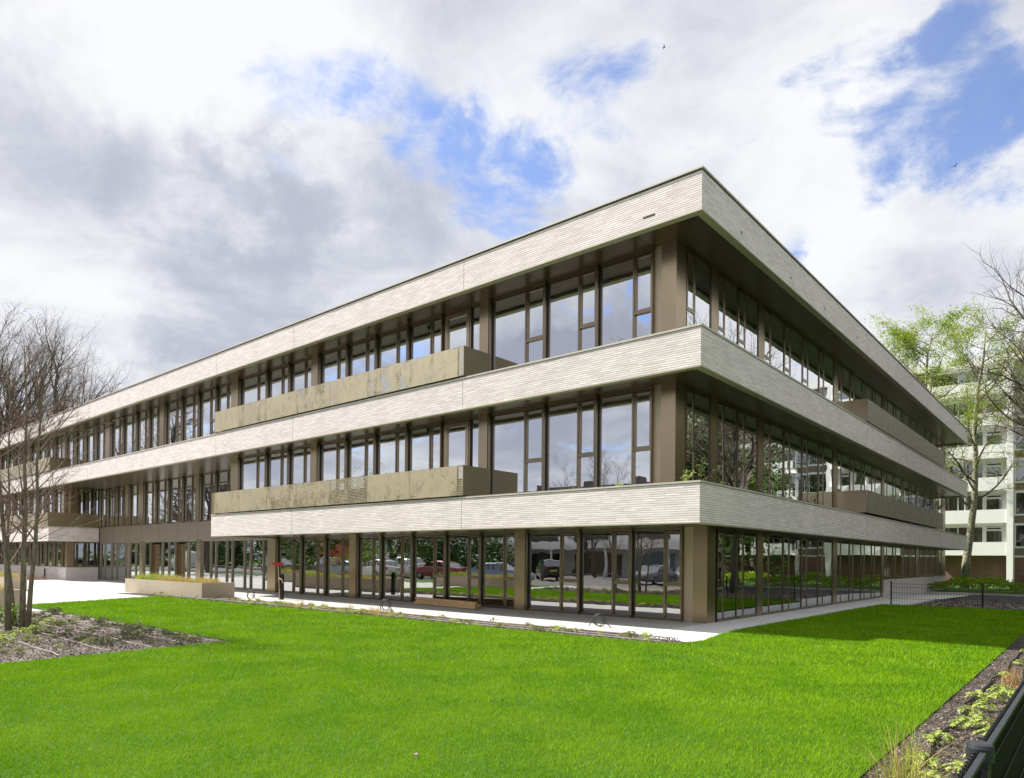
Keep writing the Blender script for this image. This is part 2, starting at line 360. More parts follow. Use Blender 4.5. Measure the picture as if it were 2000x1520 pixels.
# ------------------------------------------------------------------ the setting
def struct(name,mb,m): return tag(mb.build(name,m),kind='structure')
struct('ground',MB().box(-500,500,-500,500,-.62,-.60),'turf soil')
LAWN=[(-19.8,-8.0),(-6.0,-8.0),(-5.4,-15.3),(5.58,-15.3),(5.58,15.6),(.36,15.6),(.28,1.6),(.48,-.2),(.66,-1.2),(.55,-2.1),(.1,-2.36),(-22.4,-2.62)]
struct('lawn',MB().prism(LAWN,-.5,.045),'turf soil')
struct('entrance_paving',MB().prism([(-72,-11.5),(-19,-11.5),(-19,-15.3),(-1.2,-15.3),(-1.2,3.35),(-72,3.35)],-.55,0),'pale paving')
sp=MB().prism([(-1.2,-4),(1.0,-4),(1.0,23),(-1.2,23)],-.55,0)
sp.poly([(-1.2,23,0),(1.2,23,0),(1.2,44,-.36),(-1.2,44,-.36)]); sp.box(-14,-1.2,40.2,44,-.6,-.30)
struct('far_lawn',MB().box(-120,-19.02,-15.28,-11.52,-.55,.0),'turf soil')
struct('side_path',sp,'aggregate paving')
struct('border_bed',MB().prism([(-26.6,-2.75),(-22.4,-2.60),(.1,-2.33),(.42,-2.05),(.46,-1.5),(-1.8,-.98),(-4.6,-1.12),(-14,-1.0),(-25.5,-1.0)],-.4,.022),'mulch soil')
struct('corner_bed',MB().prism([(-17.3,-8.02),(-6.02,-8.02),(-5.42,-15.3),(-17.3,-15.3)],-.4,.03),'grey soil')
struct('fence_bed',MB().prism([(5.57,-16.5),(6.9,-16.5),(6.9,15.5),(5.57,15.5)],-.4,.03),'mulch soil')
struct('wing_bed',MB().prism([(-64,-1.0),(-46.9,-1.0),(-46.9,.9),(-64,.9)],-.3,.02),'mulch soil')
sb=MB(); sb.box(1.0,45,15.6,24,-.5,-.04); struct('bare_soil',sb,'grey soil')
struct('service_road',MB().box(1.2,75,24,33.2,-.5,-.14),'asphalt')
struct('kerb',MB().box(-12,75,33.2,33.5,-.5,-.03),'concrete')
struct('planted_ground',MB().box(-40,90,33.5,56,-.55,-.06),'turf soil')
struct('yard_paving',MB().box(-120,60,-46,-15.3,-.55,-.012),'yard paving')
# ------------------------------------------------------------------ office building
ZT=[3.501,7.101,10.701]; HB=.897; ZB=[z-HB for z in ZT]
XL=-66.; YE=41.06; X1=-23.36; XW=-45.66
B=empty('office_building',(0,0,0),0,'long three storey office block with pale brick bands, bronze columns and glass walls','building')
def strip(mb,path,t0,t1,z0,z1,m=None):
    """wall along an axis aligned path, from offset t0 (outside negative) to t1, interior on the left"""
    def off(t):
        out=[]
        for i,p in enumerate(path):
            ns=[]
            if i>0: dx,dy=path[i][0]-path[i-1][0],path[i][1]-path[i-1][1]; L=math.hypot(dx,dy); ns.append((-dy/L,dx/L))
            if i<len(path)-1: dx,dy=path[i+1][0]-path[i][0],path[i+1][1]-path[i][1]; L=math.hypot(dx,dy); ns.append((-dy/L,dx/L))
            out.append((p[0]+sum(n[0] for n in ns)*t,p[1]+sum(n[1] for n in ns)*t))
        return out
    a=off(t0); b=off(t1)
    for i in range(len(path)-1):
        q=[a[i],a[i+1],b[i+1],b[i]]
        n=len(mb.v); k=mb.mid(m) if m else 0
        mb.v+=[(p[0],p[1],z0) for p in q]+[(p[0],p[1],z1) for p in q]
        fs=[(0,1,5,4),(2,3,7,6),(4,5,6,7),(3,2,1,0)]
        if i==0: fs.append((3,0,4,7))
        if i==len(path)-2: fs.append((1,2,6,5))
        for f in fs: mb.f.append(tuple(n+x for x in f)); mb.mi.append(k)
    return mb
full=[(XL,0),(0,0),(0,YE),(-13.5,YE)]
p1=[(X1,3.0),(X1,0),(0,0),(0,YE),(-13.5,YE)]
pw=[(XL,0),(XW,0),(XW,3.0)]
def band(path,k,name='brick_band'):
    b_=strip(MB(),path,0,.15,ZB[k],ZT[k]).build(name,'pale brick',B)
    strip(MB(),path,-.006,.19,ZB[k]-.028,ZB[k]-.002).build('drip_profile','lip profile',b_)
    mb=MB()  # the dark strip below each coping colours in its shadow line
    if k==2: strip(mb,path,.012,.2,ZT[k]+.001,ZT[k]+.035,'dark metal'); strip(mb,path,-.035,.3,ZT[k]+.036,ZT[k]+.075,'coping metal')
    else: strip(mb,path,.008,.2,ZT[k]+.001,ZT[k]+.012,'dark metal'); strip(mb,path,-.02,.32,ZT[k]+.013,ZT[k]+.058,'coping metal')
    mb.build('coping',None,b_)
    j=MB()
    for x in (-7.65,-16.85,-23.05,-30.9,-38.7,-46.4,-54.2):
        if x>path[0][0]+.3 and (path is not pw or x<XW-.3) and (path is not p1 or x>X1+.4): j.box(x-.0045,x+.0045,-.0015,.02,ZB[k]+.001,ZT[k]-.001)
    if path is not pw:
        for y in (14.7,30.8): j.box(-.02,.002,y-.006,y+.006,ZB[k]+.001,ZT[k]-.001)
    j.build('expansion_joint','dark metal',b_)
    return b_
roofband=band(full,2); band(full,1); band(p1,0); band(pw,0)
v=MB(); v.box(-1.53,-1.21,-.004,.05,ZT[2]-.675,ZT[2]-.625); v.build('overflow_slot','rubber',roofband)
for y in (2.29,5.95,9.23,13.1): MB().box(-.05,.004,y-.03,y+.03,ZT[2]-.66,ZT[2]-.58).build('overflow_slot','rubber',roofband)
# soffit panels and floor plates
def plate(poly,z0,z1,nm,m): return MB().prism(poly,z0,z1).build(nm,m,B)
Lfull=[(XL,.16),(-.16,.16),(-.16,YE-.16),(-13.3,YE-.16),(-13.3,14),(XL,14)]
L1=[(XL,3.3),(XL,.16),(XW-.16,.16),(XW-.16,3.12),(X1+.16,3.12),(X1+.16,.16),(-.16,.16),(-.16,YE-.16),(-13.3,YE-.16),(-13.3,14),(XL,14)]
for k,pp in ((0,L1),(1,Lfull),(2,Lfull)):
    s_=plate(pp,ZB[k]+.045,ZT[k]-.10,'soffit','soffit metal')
    j=MB(); z=ZB[k]+.043
    xx=-1.9
    while xx>XL:
        if not(k==0 and XW-.2<xx<X1+.2): j.box(xx-.006,xx+.006,.2,1.1 if k else 3.0 if xx>X1 else 1.0,z-.0,z+.01)
        xx-=1.8*2
    yy=3.3
    while yy<40: j.box(-1.1,-.2,yy-.005,yy+.005,z,z+.01); yy+=3.75
    j.poly([(-1.05,1.0,z-.001),(-1.038,.99,z-.001),(-.21,.16,z-.001),(-.222,.15,z-.001)])
    j.build('panel_joint','rubber',s_)
plate([(XL,.3),(-.3,.3),(-.3,YE-.3),(-13.2,YE-.3),(-13.2,13.9),(XL,13.9)],ZT[2]-.3,ZT[2]-.09,'roof','roof felt')
# ceilings, floors and cores inside
for k in range(3):
    y0=1.45 if k else 3.45
    c_=plate([(XL,y0+(2.2 if k==1 else 0)) if False else (XL,y0),(-1.5,y0),(-1.5,39.8),(-13,39.8),(-13,13.8),(XL,13.8)],ZB[k]-.06,ZB[k]+.03,'ceiling','interior white') if k!=1 else plate([(XL,3.4),(X1,3.4),(X1,1.45),(-1.5,1.45),(-1.5,39.8),(-13,39.8),(-13,13.8),(XL,13.8)],ZB[k]-.06,ZB[k]+.03,'ceiling','interior white')
core=MB(); core.box(XL,-8.2,8.0,8.3,0.01,9.7); core.box(-8.2,-7.9,8.0,39.5,0.01,9.7)
for x in (-8.2,-17.0,-23.6,-31.2,-38.8,-46.5,-54.3): core.box(x-.07,x+.07,5.2,7.99,.01,2.5)
for x in (-17.0,-23.3,-31.2,-38.8,-46.5,-54.3):
    core.box(x-.06,x+.06,3.8,7.99,7.11,9.7)
    if x>-24: core.box(x-.06,x+.06,3.8,7.99,3.52,6.1)
for y in (14.8,22.8,30.8):
    for z0,z1 in ((.01,2.5),(3.52,6.1),(7.11,9.7)): core.box(-7.89,-4.6,y-.06,y+.06,z0,z1)
core.build('inner_wall','interior grey',B)
MB().box(XL,-1.3,3.5,14,-.3,.004).box(-14,-1.3,14.01,40,-.3,.004).build('inner_floor','interior grey',B)
MB().box(XL,-13.5,13.85,14.1,0,10.2).box(-13.5,-13.3,14.11,YE-.3,0,10.2).box(-13.3,-1.3,40.3,40.5,-.4,9.84).box(XL-.1,XL,.3,13.8,0,10.2).build('rear_wall','bronze panel',B)
# end wall of the first floor at the entrance and the bronze spandrel
MB().box(-23.70,-23.18,1.3,3.0,ZT[0]-.02,ZB[1]+.04).build('end_wall','bronze metal',B)
MB().box(XW,X1+.1,3.04,3.3,2.60,3.60).build('spandrel_panel','bronze panel',B)
j=MB()
for x in (-43.2,-41.0,-38.6,-36.1,-33.6,-31.1,-28.5,-26): j.box(x-.006,x+.006,3.036,3.05,2.605,3.595)
j.build('panel_joint','rubber',[o for o in bpy.data.objects if o.name.startswith('spandrel_panel')][0])
# columns
def bx(mb,face,pl_,u0,u1,n0,n1,z0,z1,m=None):
    if face=='L': mb.box(u0,u1,pl_-n1,pl_-n0,z0,z1,m)
    else: mb.box(pl_+n0,pl_+n1,u0,u1,z0,z1,m)
def column(face,pl_,u0,u1,z0,z1,m='bronze metal',n1=.14):
    mb=MB(); bx(mb,face,pl_,u0,u1,-.25 if face=='L' else -.05,n1,z0,z1); return mb.build('column',m,B)
YU=1.2; YG=3.1; XR=-1.2
G0,G1=0.0,2.648; F0,F1=3.45,6.248; T0,T1=7.05,9.848
colsL=[(-7.98,-7.60),(-17.25,-16.82),(-23.76,-23.12),(-31.43,-30.93),(-39.1,-38.4),(-46.8,-46.3),(-54.5,-54.0),(-62.3,-61.8)]
def corner(y,z0,z1,xs):
    c=MB(); c.box(-1.60,-1.185,y-.12,y+.42,z0,z1); o=c.build('column','bronze metal',B)
    c=MB(); c.box(xs,-1.625,y-.02,y+.06,z0,z1); c.build('corner_panel','bronze sheen tint',B)  # paler bronze puts a brighter reflection into this strip's colour
    c=MB(); c.box(-1.24,-1.19,y+.43,y+.50,z0,z1); 
    return o
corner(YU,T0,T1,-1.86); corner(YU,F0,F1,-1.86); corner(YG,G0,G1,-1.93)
for a,b_ in colsL: column('L',YU,a,b_,T0,T1)
for a,b_ in colsL[:2]: column('L',YU,a,b_,F0,F1)
column('L',YU,-23.76,-23.12,F0,F1,n1=.10)
for a,b_ in ((-8.03,-7.6),(-17.2,-16.75),(-23.7,-22.98)): column('L',YG,a,b_,G0,G1)
for a,b_ in ((-31.33,-30.87),(-38.9,-38.3),(-41.05,-40.55)): column('L',YG,a,b_,3.6,F1)
for a,b_ in ((-31.27,-30.73),(-38.9,-38.42)): column('L',YG,a,b_,0,2.6,n1=.08)
for a,b_ in ((-46.8,-46.3),(-54.5,-54.0)): column('L',YU,a,b_,F0,F1)
pil=[(3.14,3.54),(6.58,7.0),(14.53,15.05),(22.5,23.0),(30.7,31.2),(38.9,40.3)]
for k,(z0,z1) in enumerate(((G0,G1),(F0,F1),(T0,T1))):
    for a,b_ in pil:
        if k==0 and a<3.5: continue
        column('R',XR,a,b_,z0 if not(k==0 and a>22.9) else .9,z1,n1=.022)
# wing, lower storeys
lw=MB(); strip(lw,[(XL,1.04),(XW,1.04),(XW,3.0)],0,.2,-.3,.83); lw.build('base_wall','pale brick',B)
MB().box(XL,XW+.02,1.02,1.3,.831,.87).box(XW-.3,XW+.02,1.31,3.02,.831,.87).build('window_sill','coping metal',B)
MB().box(XW-.55,XW-.02,1.1,1.5,.88,2.6).build('column','bronze metal',B)
MB().box(XW-.55,XW-.02,1.25,1.7,3.5,F1).build('column','bronze metal',B)
lr=MB(); lr.box(XR-.2,XR+.05,22.85,40.3,-.45,.86); lr.build('base_wall','pale brick',B)
MB().box(XR-.2,XR+.075,22.83,40.32,.862,.90).build('window_sill','coping dark',B)
# ------------------------------------------------------------------ windows
SP=[]
def add(face,pl_,bs,z0,z1,zt,kind='std'):
    for a,b_ in zip(bs[:-1],bs[1:]): SP.append((face,pl_,min(a,b_),max(a,b_),z0,z1,zt,kind))
TT,FT,GT=8.24,4.62,1.02
add('L',YU,[-1.86,-3.60,-5.42,-7.59],T0,T1,TT); add('L',YU,[-1.86,-3.60,-5.42,-7.59],F0,F1,FT)
for z0,z1,zt in ((T0,T1,TT),(F0,F1,FT)):
    SP.append(('L',YU,-8.47,-7.99,z0,z1,None,'plain')); SP.append(('L',YU,-9.72,-8.47,z0,z1,None,'door'))
    add('L',YU,[-9.72,-11.48,-13.24,-14.98,-16.81],z0,z1,zt); add('L',YU,[-17.26,-18.98,-20.75,-23.11],z0,z1,zt)
add('L',YU,[-23.77,-25.33,-27.13,-28.97,-30.92],T0,T1,TT); add('L',YU,[-31.44,-32.94,-34.67,-36.58,-38.39],T0,T1,TT)
add('L',YU,[-39.11,-40.8,-42.6,-44.4,-46.29],T0,T1,TT); add('L',YU,[-46.81,-48.5,-50.3,-52.1,-53.99],T0,T1,TT); add('L',YU,[-54.51,-56.2,-58.,-59.9,-61.79],T0,T1,TT)
add('L',YU,[-46.81,-48.5,-50.3,-52.1,-53.99],F0,F1,FT); add('L',YU,[-54.51,-56.2,-58.,-59.9,-61.79],F0,F1,FT)
add('L',YG,[-1.94,-3.60,-5.47,-7.59],G0,G1,GT); add('L',YG,[-8.04,-9.7,-11.47,-13.31,-15.2,-16.74],G0,G1,GT); add('L',YG,[-17.21,-19.05,-20.93,-22.97],G0,G1,GT)
add('L',YG,[-23.72,-24.27,-25.49,-26.09,-27.34,-27.93,-29.1,-29.67,-30.72],0,2.6,None,'thin')
add('L',YG,[-31.28,-32.27],0,2.6,None,'thin'); add('L',YG,[-33.95,-34.83,-35.67],0,2.6,None,'thin'); add('L',YG,[-37.4,-38.41],0,2.6,None,'thin')
SP.append(('L',YG,-33.95,-32.27,0,2.6,None,'entrance')); SP.append(('L',YG,-37.4,-35.67,0,2.6,None,'entrance'))
add('L',YG,[-38.91,-39.6,-40.6,-41.26,-42.71,-43.6,-44.76,-45.6],0,2.6,None,'thin')
add('L',YG,[-23.8,-25.5,-27.2,-29.1,-30.86],3.6,F1,None); add('L',YG,[-31.34,-33.0,-34.85,-36.6,-38.29],3.6,F1,None); add('L',YG,[-38.91,-40.54],3.6,F1,None); add('L',YG,[-41.06,-42.6,-44.2,-45.6],3.6,F1,None)
add('L',1.12,[-46.3,-48.1,-49.9,-51.7,-53.5,-55.3,-57.1,-59,-61],.88,2.6,None)
add('R',XW-.05,[1.52,2.25,2.98],.88,2.6,None,'plain'); add('R',XW-.05,[1.72,2.35,2.98],3.5,F1,None,'plain')
for z0,z1,zt in ((T0,T1,TT),(F0,F1,FT)):
    add('R',XR,[1.65,3.13],z0,z1,zt); add('R',XR,[3.55,5.0,6.57],z0,z1,zt)
    for s0,s1 in ((7.01,14.52),(15.06,22.49),(23.01,30.69),(31.21,38.89)): add('R',XR,list(np.linspace(s0,s1,5)),z0,z1,zt)
add('R',XR,[3.62,5.0,6.57],G0,G1,GT)
for s0,s1 in ((7.01,14.52),(15.06,22.49)): add('R',XR,list(np.linspace(s0,s1,5)),G0,G1,GT)
for s0,s1 in ((23.01,30.69),(31.21,38.89)): add('R',XR,list(np.linspace(s0,s1,5)),.91,G1,None)
wr=random.Random(3)
def glaz(mb,face,pl_,u0,u1,z0,z1,n=-.02):
    if face=='R': n=-.006
    t=.0016; q=[wr.uniform(-t,t) for _ in range(4)]
    c=[(u0,z0,q[0]),(u1,z0,q[1]),(u1,z1,q[2]),(u0,z1,q[0]-q[1]+q[2])]
    P=[(u,pl_-(n+k),z) if face=='L' else (pl_+n+k,u,z) for u,z,k in c]
    mb.poly(P if face=='L' else P)
def window(spec,fr,cs,pn):
    face,pl_,a,b_,z0,z1,zt,kind=spec; F='frame metal'
    fin=(.12 if face=='L' else .016) if kind=='std' else .05; hw=.036 if kind=='std' else .03
    if kind=='thin': hw=.026
    m='frame pale' if kind in('thin','entrance') else 'frame metal'
    K=lambda *q: bx(fr,face,pl_,*q,m)
    K(a+.001,a+hw,-.12,fin,z0,z1); K(b_-hw,b_-.001,-.12,fin,z0,z1)
    K(a+hw,b_-hw,-.1,.028,z1-.085,z1-.002); K(a+hw,b_-hw,-.1,.028,z0+.002,z0+.075)
    i0,i1,h0,h1=a+hw,b_-hw,z0+.075,z1-.085
    if kind in('std','plain','door'):
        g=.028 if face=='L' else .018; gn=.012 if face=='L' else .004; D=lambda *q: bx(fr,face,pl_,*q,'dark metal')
        D(i0,i0+g,-.1,gn,h0,h1); D(i1-g,i1,-.1,gn,h0,h1); D(i0+g,i1-g,-.1,.002,h1-.02,h1); i0+=g; i1-=g; h1-=.02  # dark edge strips: gasket, plus the fin's shaded side put in as colour
    if kind=='std':
        wd_=(b_-a)
        if face=='L': us=b_-.33*wd_-.03; ca,cb=us+.028,i1; pa,pb=i0,us-.028
        else: us=a+.31*wd_+.03; ca,cb=i0,us-.028; pa,pb=us+.028,i1
        K(us-.028,us+.028,-.09,.05 if face=='L' else .010,h0,h1)
        glaz(pn,face,pl_,pa,pb,h0,h1)
        s0=h0
        if zt:
            K(ca,cb,-.09,.045 if face=='L' else .010,zt-.035,zt+.03); glaz(pn,face,pl_,ca,cb,h0,zt-.035); s0=zt+.03
        w_=.05
        C=lambda *q: bx(cs,face,pl_,*q,'frame metal')
        q_=.03 if face=='L' else .008; w_=.05 if face=='L' else .04; C(ca,ca+w_,-.05,q_,s0,h1); C(cb-w_,cb,-.05,q_,s0,h1); C(ca+w_,cb-w_,-.05,q_,s0,s0+w_); C(ca+w_,cb-w_,-.05,q_,h1-w_,h1)
        glaz(pn,face,pl_,ca+w_,cb-w_,s0+w_,h1-w_,-.01)
    elif kind=='door':
        w_=.13; C=lambda *q: bx(cs,face,pl_,*q,'bronze metal')
        C(i0,i0+w_,-.07,.04,h0,h1); C(i1-w_,i1,-.07,.04,h0,h1); C(i0+w_,i1-w_,-.07,.04,h0,h0+w_); C(i0+w_,i1-w_,-.07,.04,h1-w_,h1)
        glaz(pn,face,pl_,i0+w_,i1-w_,h0+w_,h1-w_)
    elif kind=='entrance':
        C=lambda *q: bx(cs,face,pl_,*q,'bronze metal')
        C(i0,i0+.85,-.35,-.30,h0,h1-.12); C(i0,i0+.07,-.3,-.02,h0,h1-.1); C(i1-.09,i1,-.08,-.03,h0,h1)
        glaz(pn,face,pl_,i0+.95,i1-.09,h0,h1-.05,-.12)
    else: glaz(pn,face,pl_,i0,i1,h0,h1)
def score(s):
    face,pl_,a,b_,z0,z1,_,_=s; u=(a+b_)/2
    c=Vector((u,pl_,(z0+z1)/2)) if face=='L' else Vector((pl_,u,(z0+z1)/2)); d_=c-CAM; D=d_.dot(F_)
    n=abs(d_.y) if face=='L' else abs(d_.x)
    return (b_-a)*(z1-z0)*n/D**3
SP.sort(key=score,reverse=True)
doors=[s for s in SP if s[7] in('door','entrance')]; wins=[s for s in SP if s[7] not in('door','entrance')]
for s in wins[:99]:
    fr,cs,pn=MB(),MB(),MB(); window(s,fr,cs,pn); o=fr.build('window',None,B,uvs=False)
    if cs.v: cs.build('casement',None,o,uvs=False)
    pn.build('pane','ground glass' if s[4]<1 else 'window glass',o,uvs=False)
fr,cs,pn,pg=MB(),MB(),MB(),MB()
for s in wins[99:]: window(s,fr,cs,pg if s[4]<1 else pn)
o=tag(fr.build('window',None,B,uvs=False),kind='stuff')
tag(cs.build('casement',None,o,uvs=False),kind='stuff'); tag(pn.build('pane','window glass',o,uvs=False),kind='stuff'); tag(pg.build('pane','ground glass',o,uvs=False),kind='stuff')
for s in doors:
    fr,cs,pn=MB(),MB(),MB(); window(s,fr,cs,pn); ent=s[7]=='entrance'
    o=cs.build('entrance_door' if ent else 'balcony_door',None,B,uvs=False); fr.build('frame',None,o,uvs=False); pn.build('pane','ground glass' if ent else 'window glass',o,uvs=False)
    h=MB()
    if ent: h.tube([(s[2]+.93,s[1]-.02,.25),(s[2]+.93,s[1]-.02,2.35)],.022,8)
    else: h.box(s[2]+.06,s[2]+.085,s[1]-.12,s[1]-.05,s[4]+1.05,s[4]+1.2)
    h.build('handle','hub metal',o)
# entry panel and small lamps
e=MB(); e.box(-31.1,-30.98,YG-.10,YG-.081,1.3,1.75); e.build('intercom','hub metal',B)
e=MB(); e.cyl((-31.05,YG-.1),.03,1.02,1.08,10); e.build('door_button','lamp glass',B)
# blinds, curtains and white inner columns that show behind the glass
cu=MB()
for a,b_ in ((-7.45,-6.95),(-5.3,-4.75),(-22.8,-22.1),(-14.0,-13.55),(-26.8,-26.4),(-29.9,-29.5),(-41.6,-41.1)): cu.box(a,b_,3.42,3.46,.4,2.5)
for a,b_ in ((7.1,7.5),(11.2,11.5)): cu.box(-1.52,-1.48,a,b_,.3,2.5)
for a,b_ in ((-30.5,-29.9),(-36.9,-36.0),(-43.5,-42.9)): cu.box(a,b_,3.42,3.46,3.62,6.1)
cu.build('curtain','curtain cloth',B)
bl=MB()
for i,(a,b_) in enumerate(((4.05,4.95),(5.5,6.5),(2.15,3.05),(7.6,8.8),(9.5,10.6))):
    for z in (T1-.12,F1-.12): bl.box(-1.42,-1.40,a,b_,z-.85,z)
bl.build('blind','interior white',B)
# dome cameras and soffit lamps
for x,k in ((-11.0,2),(-11.0,1),(-46.3,0)):
    y=.75 if k else .45
    MB().cyl((x,y),.055,ZB[k]-.03,ZB[k]+.045,12).cyl((x,y),.035,ZB[k]-.07,ZB[k]-.03,12).build('dome_camera','rubber',B)
# ------------------------------------------------------------------ balconies
def balcony_L(x0,x1,z0,z1,right,mats,left=False,zfloor=None,ydeep=YU):
    t=MB(); t.box(x0+.02,x1-.02,.10,ydeep-.02,z0+.03,z0+.09); o=t.build('balcony','bronze metal',B)
    n=max(1,round((x1-x0-.22)/2.32)); w_=(x1-.24-x0)/n
    for i in range(n):
        a=x0+i*w_; MB().box(a+.006,a+w_-.006,-.045,-.035,z0,z1).build('perforated_panel',mats[i%len(mats)],o)
    MB().box(x1-.234,x1-.002,-.045,-.035,z0,z1).build('perforated_panel','perforated gold dense',o)
    fr_=MB()
    for i in range(n+1):
        a=x0+i*w_; fr_.box(a-.015,a+.015,-.034,.0,z0+.01,z1-.01)
    fr_.box(x0,x1-.01,-.034,-.0,z1-.03,z1-.003); fr_.box(x0,x1-.01,-.034,0,z0+.003,z0+.03)
    fr_.build('balustrade_frame','gold bronze',o)
    if right: MB().box(x1,x1+.015,-.045,ydeep-.02,z0,z1).build('side_panel','gold bronze',o)
    if left: MB().box(x0-.38,x0-.12,.02,.05,z0-.03,z1+.02).build('end_panel','gold bronze',o)
    return o
balcony_L(-23.05,-7.58,7.205,8.10,True,['perforated gold sparse','perforated gold','perforated gold sparse','perforated gold','perforated gold sparse','perforated gold'])
balcony_L(-23.0,-7.56,3.60,4.51,True,['perforated gold sparse','perforated gold sparse','perforated gold','perforated gold','perforated gold dense','perforated gold sparse'],left=True)
balcony_L(-61.0,-45.45,7.205,8.10,True,['perforated gold sparse','perforated gold'])
balcony_L(-61.0,XW,3.56,4.50,True,['perforated gold','perforated gold sparse'],ydeep=3.0)
for z0,z1 in ((7.24,8.12),(3.66,4.54)):
    t=MB(); t.box(XR+.02,-.05,14.8,31.7,z0+.03,z0+.09); o=t.build('balcony','bronze metal',B)
    for i in range(7):
        a=14.76+i*2.43; MB().box(-.02,-.005,a+.005,a+2.425,z0,z1).build('front_panel','weathered gold',o)
    MB().box(XR+.02,-.022,14.74,14.755,z0,z1).build('side_panel','bronze metal',o)
# ------------------------------------------------------------------ apartment block far right
A=empty('apartment_block',(0,55,0),0,'white seven storey apartment block with balconies over a red brick ground floor','building')
off=(0,55,0); AX0,AX1=-36.,78.; YF=55.; YW=56.25; ST=2.71; Z0=2.36; NL=6
MB().box(AX0,AX1,YW,YW+.3,-.1,Z0-.02).build('ground_floor_wall','red brick',A,off)
MB().box(AX0,AX1,YW+.3,YW+11,-.1,Z0+NL*ST+.6).build('core_volume','interior dark',A,off)
MB().box(AX0-.2,AX1,YW-.6,YW+11.2,Z0+NL*ST,Z0+NL*ST+.62).build('roof_edge','white plaster',A,off)
PIT=9.3; OFS=1.18-.22
def apt_panel(b,x0,x1,z0,z1): b.box(x0,x1,YW,YW+.29,z0,z1,'white plaster')
def apt_win(b,pn,x0,x1,z0,z1,mul=()):
    f=.07; b.box(x0,x1,YW-.04,YW+.06,z0,z0+f,'white frame'); b.box(x0,x1,YW-.04,YW+.06,z1-f,z1,'white frame')
    for x in (x0,x1-f)+tuple(mul): b.box(x,x+f,YW-.04,YW+.06,z0+f,z1-f,'white frame')
    pn.poly([(x0+f,YW+.03,z0+f),(x1-f,YW+.03,z0+f),(x1-f,YW+.03,z1-f),(x0+f,YW+.03,z1-f)])
am=random.Random(5); cur=MB(); pk=0
mods=[OFS+PIT*i for i in range(-4,8)]     # x of the pier at the right end of each balcony bay
piers=MB(); infill=MB()
for X in mods:
    bx0,bx1=X-5.75,X           # balcony bay
    w0,w1=X+.44,X+.44+2.95      # plain window bay
    piers.box(X,X+.44,YF-.05,YW+.29,.0,Z0+NL*ST)
    piers.box(bx0-.16,bx0,YW-.3,YW+.29,0,Z0+NL*ST)
    for k in range(NL):
        zb=Z0+k*ST
        near=-15<X<62
        if near:
            b=MB(); b.box(bx0+.01,X-.01,YF,YF+.1,zb,zb+1.12,'white plaster'); b.box(bx0+.01,X-.01,YF+.1,YW-.01,zb,zb+.18,'white plaster')
            bo=b.build('balcony',None,A,off)
            if k in(1,2): 
                MB().box(bx0+2.8,bx0+2.84,YF+.11,YW-.02,zb+.19,zb+ST-.02).build('balcony_divider','white frame',bo,off)
        else: infill.box(bx0,X,YF,YF+.1,zb,zb+1.12,'white plaster')
        infill.box(bx0,X,YW,YW+.28,zb,zb+.45,'white plaster'); infill.box(bx0,X,YW,YW+.28,zb+ST-.22,zb+ST-.001,'white plaster'); infill.box(X-1.72,X-1.58,YW,YW+.28,zb+.451,zb+ST-.221,'white plaster'); infill.box(X-.35,X-.001,YW,YW+.28,zb+.451,zb+ST-.221,'white plaster')
        infill.box(w0,w1,YW-.02,YW+.28,zb,zb+.62,'brown panel'); infill.box(w0,w1,YW-.03,YW+.28,zb+.621,zb+.70,'white frame'); infill.box(w0,w1,YW-.03,YW+.28,zb-.13,zb-.001,'white frame')
        if near:
            b,pn=MB(),MB(); apt_win(b,pn,bx0+.02,X-1.72,zb+.45,zb+ST-.22,(X-3.6,)); o=b.build('window',None,A,off,uvs=False); pn.build('pane','flat glass',o,off,uvs=False)
            b,pn=MB(),MB(); apt_win(b,pn,X-1.58,X-.36,zb+.3,zb+ST-.55); b.box(X-1.58,X-.36,YW-.03,YW+.06,zb+ST-.549,zb+ST-.25,'white frame'); b.box(X-1.45,X-.5,YW-.05,YW-.031,zb+ST-.47,zb+ST-.36,'rubber')
            o=b.build('balcony_door',None,A,off,uvs=False); pn.build('pane','flat glass',o,off,uvs=False)
            b,pn=MB(),MB(); apt_win(b,pn,w0+.02,w1-.02,zb+.701,zb+ST-.131,(w0+1.9,)); o=b.build('window',None,A,off,uvs=False); pn.build('pane','flat glass',o,off,uvs=False)
        for q in range(5):
            if am.random()<.55: x=am.uniform(bx0,w1-.8); cur.box(x,x+am.uniform(.3,.9),YW+.27,YW+.28,zb+.5,zb+ST-.25)
piers.build('pier','white plaster',A,off); infill.build('infill_panel',None,A,off); cur.build('curtain','curtain cloth',A,off)
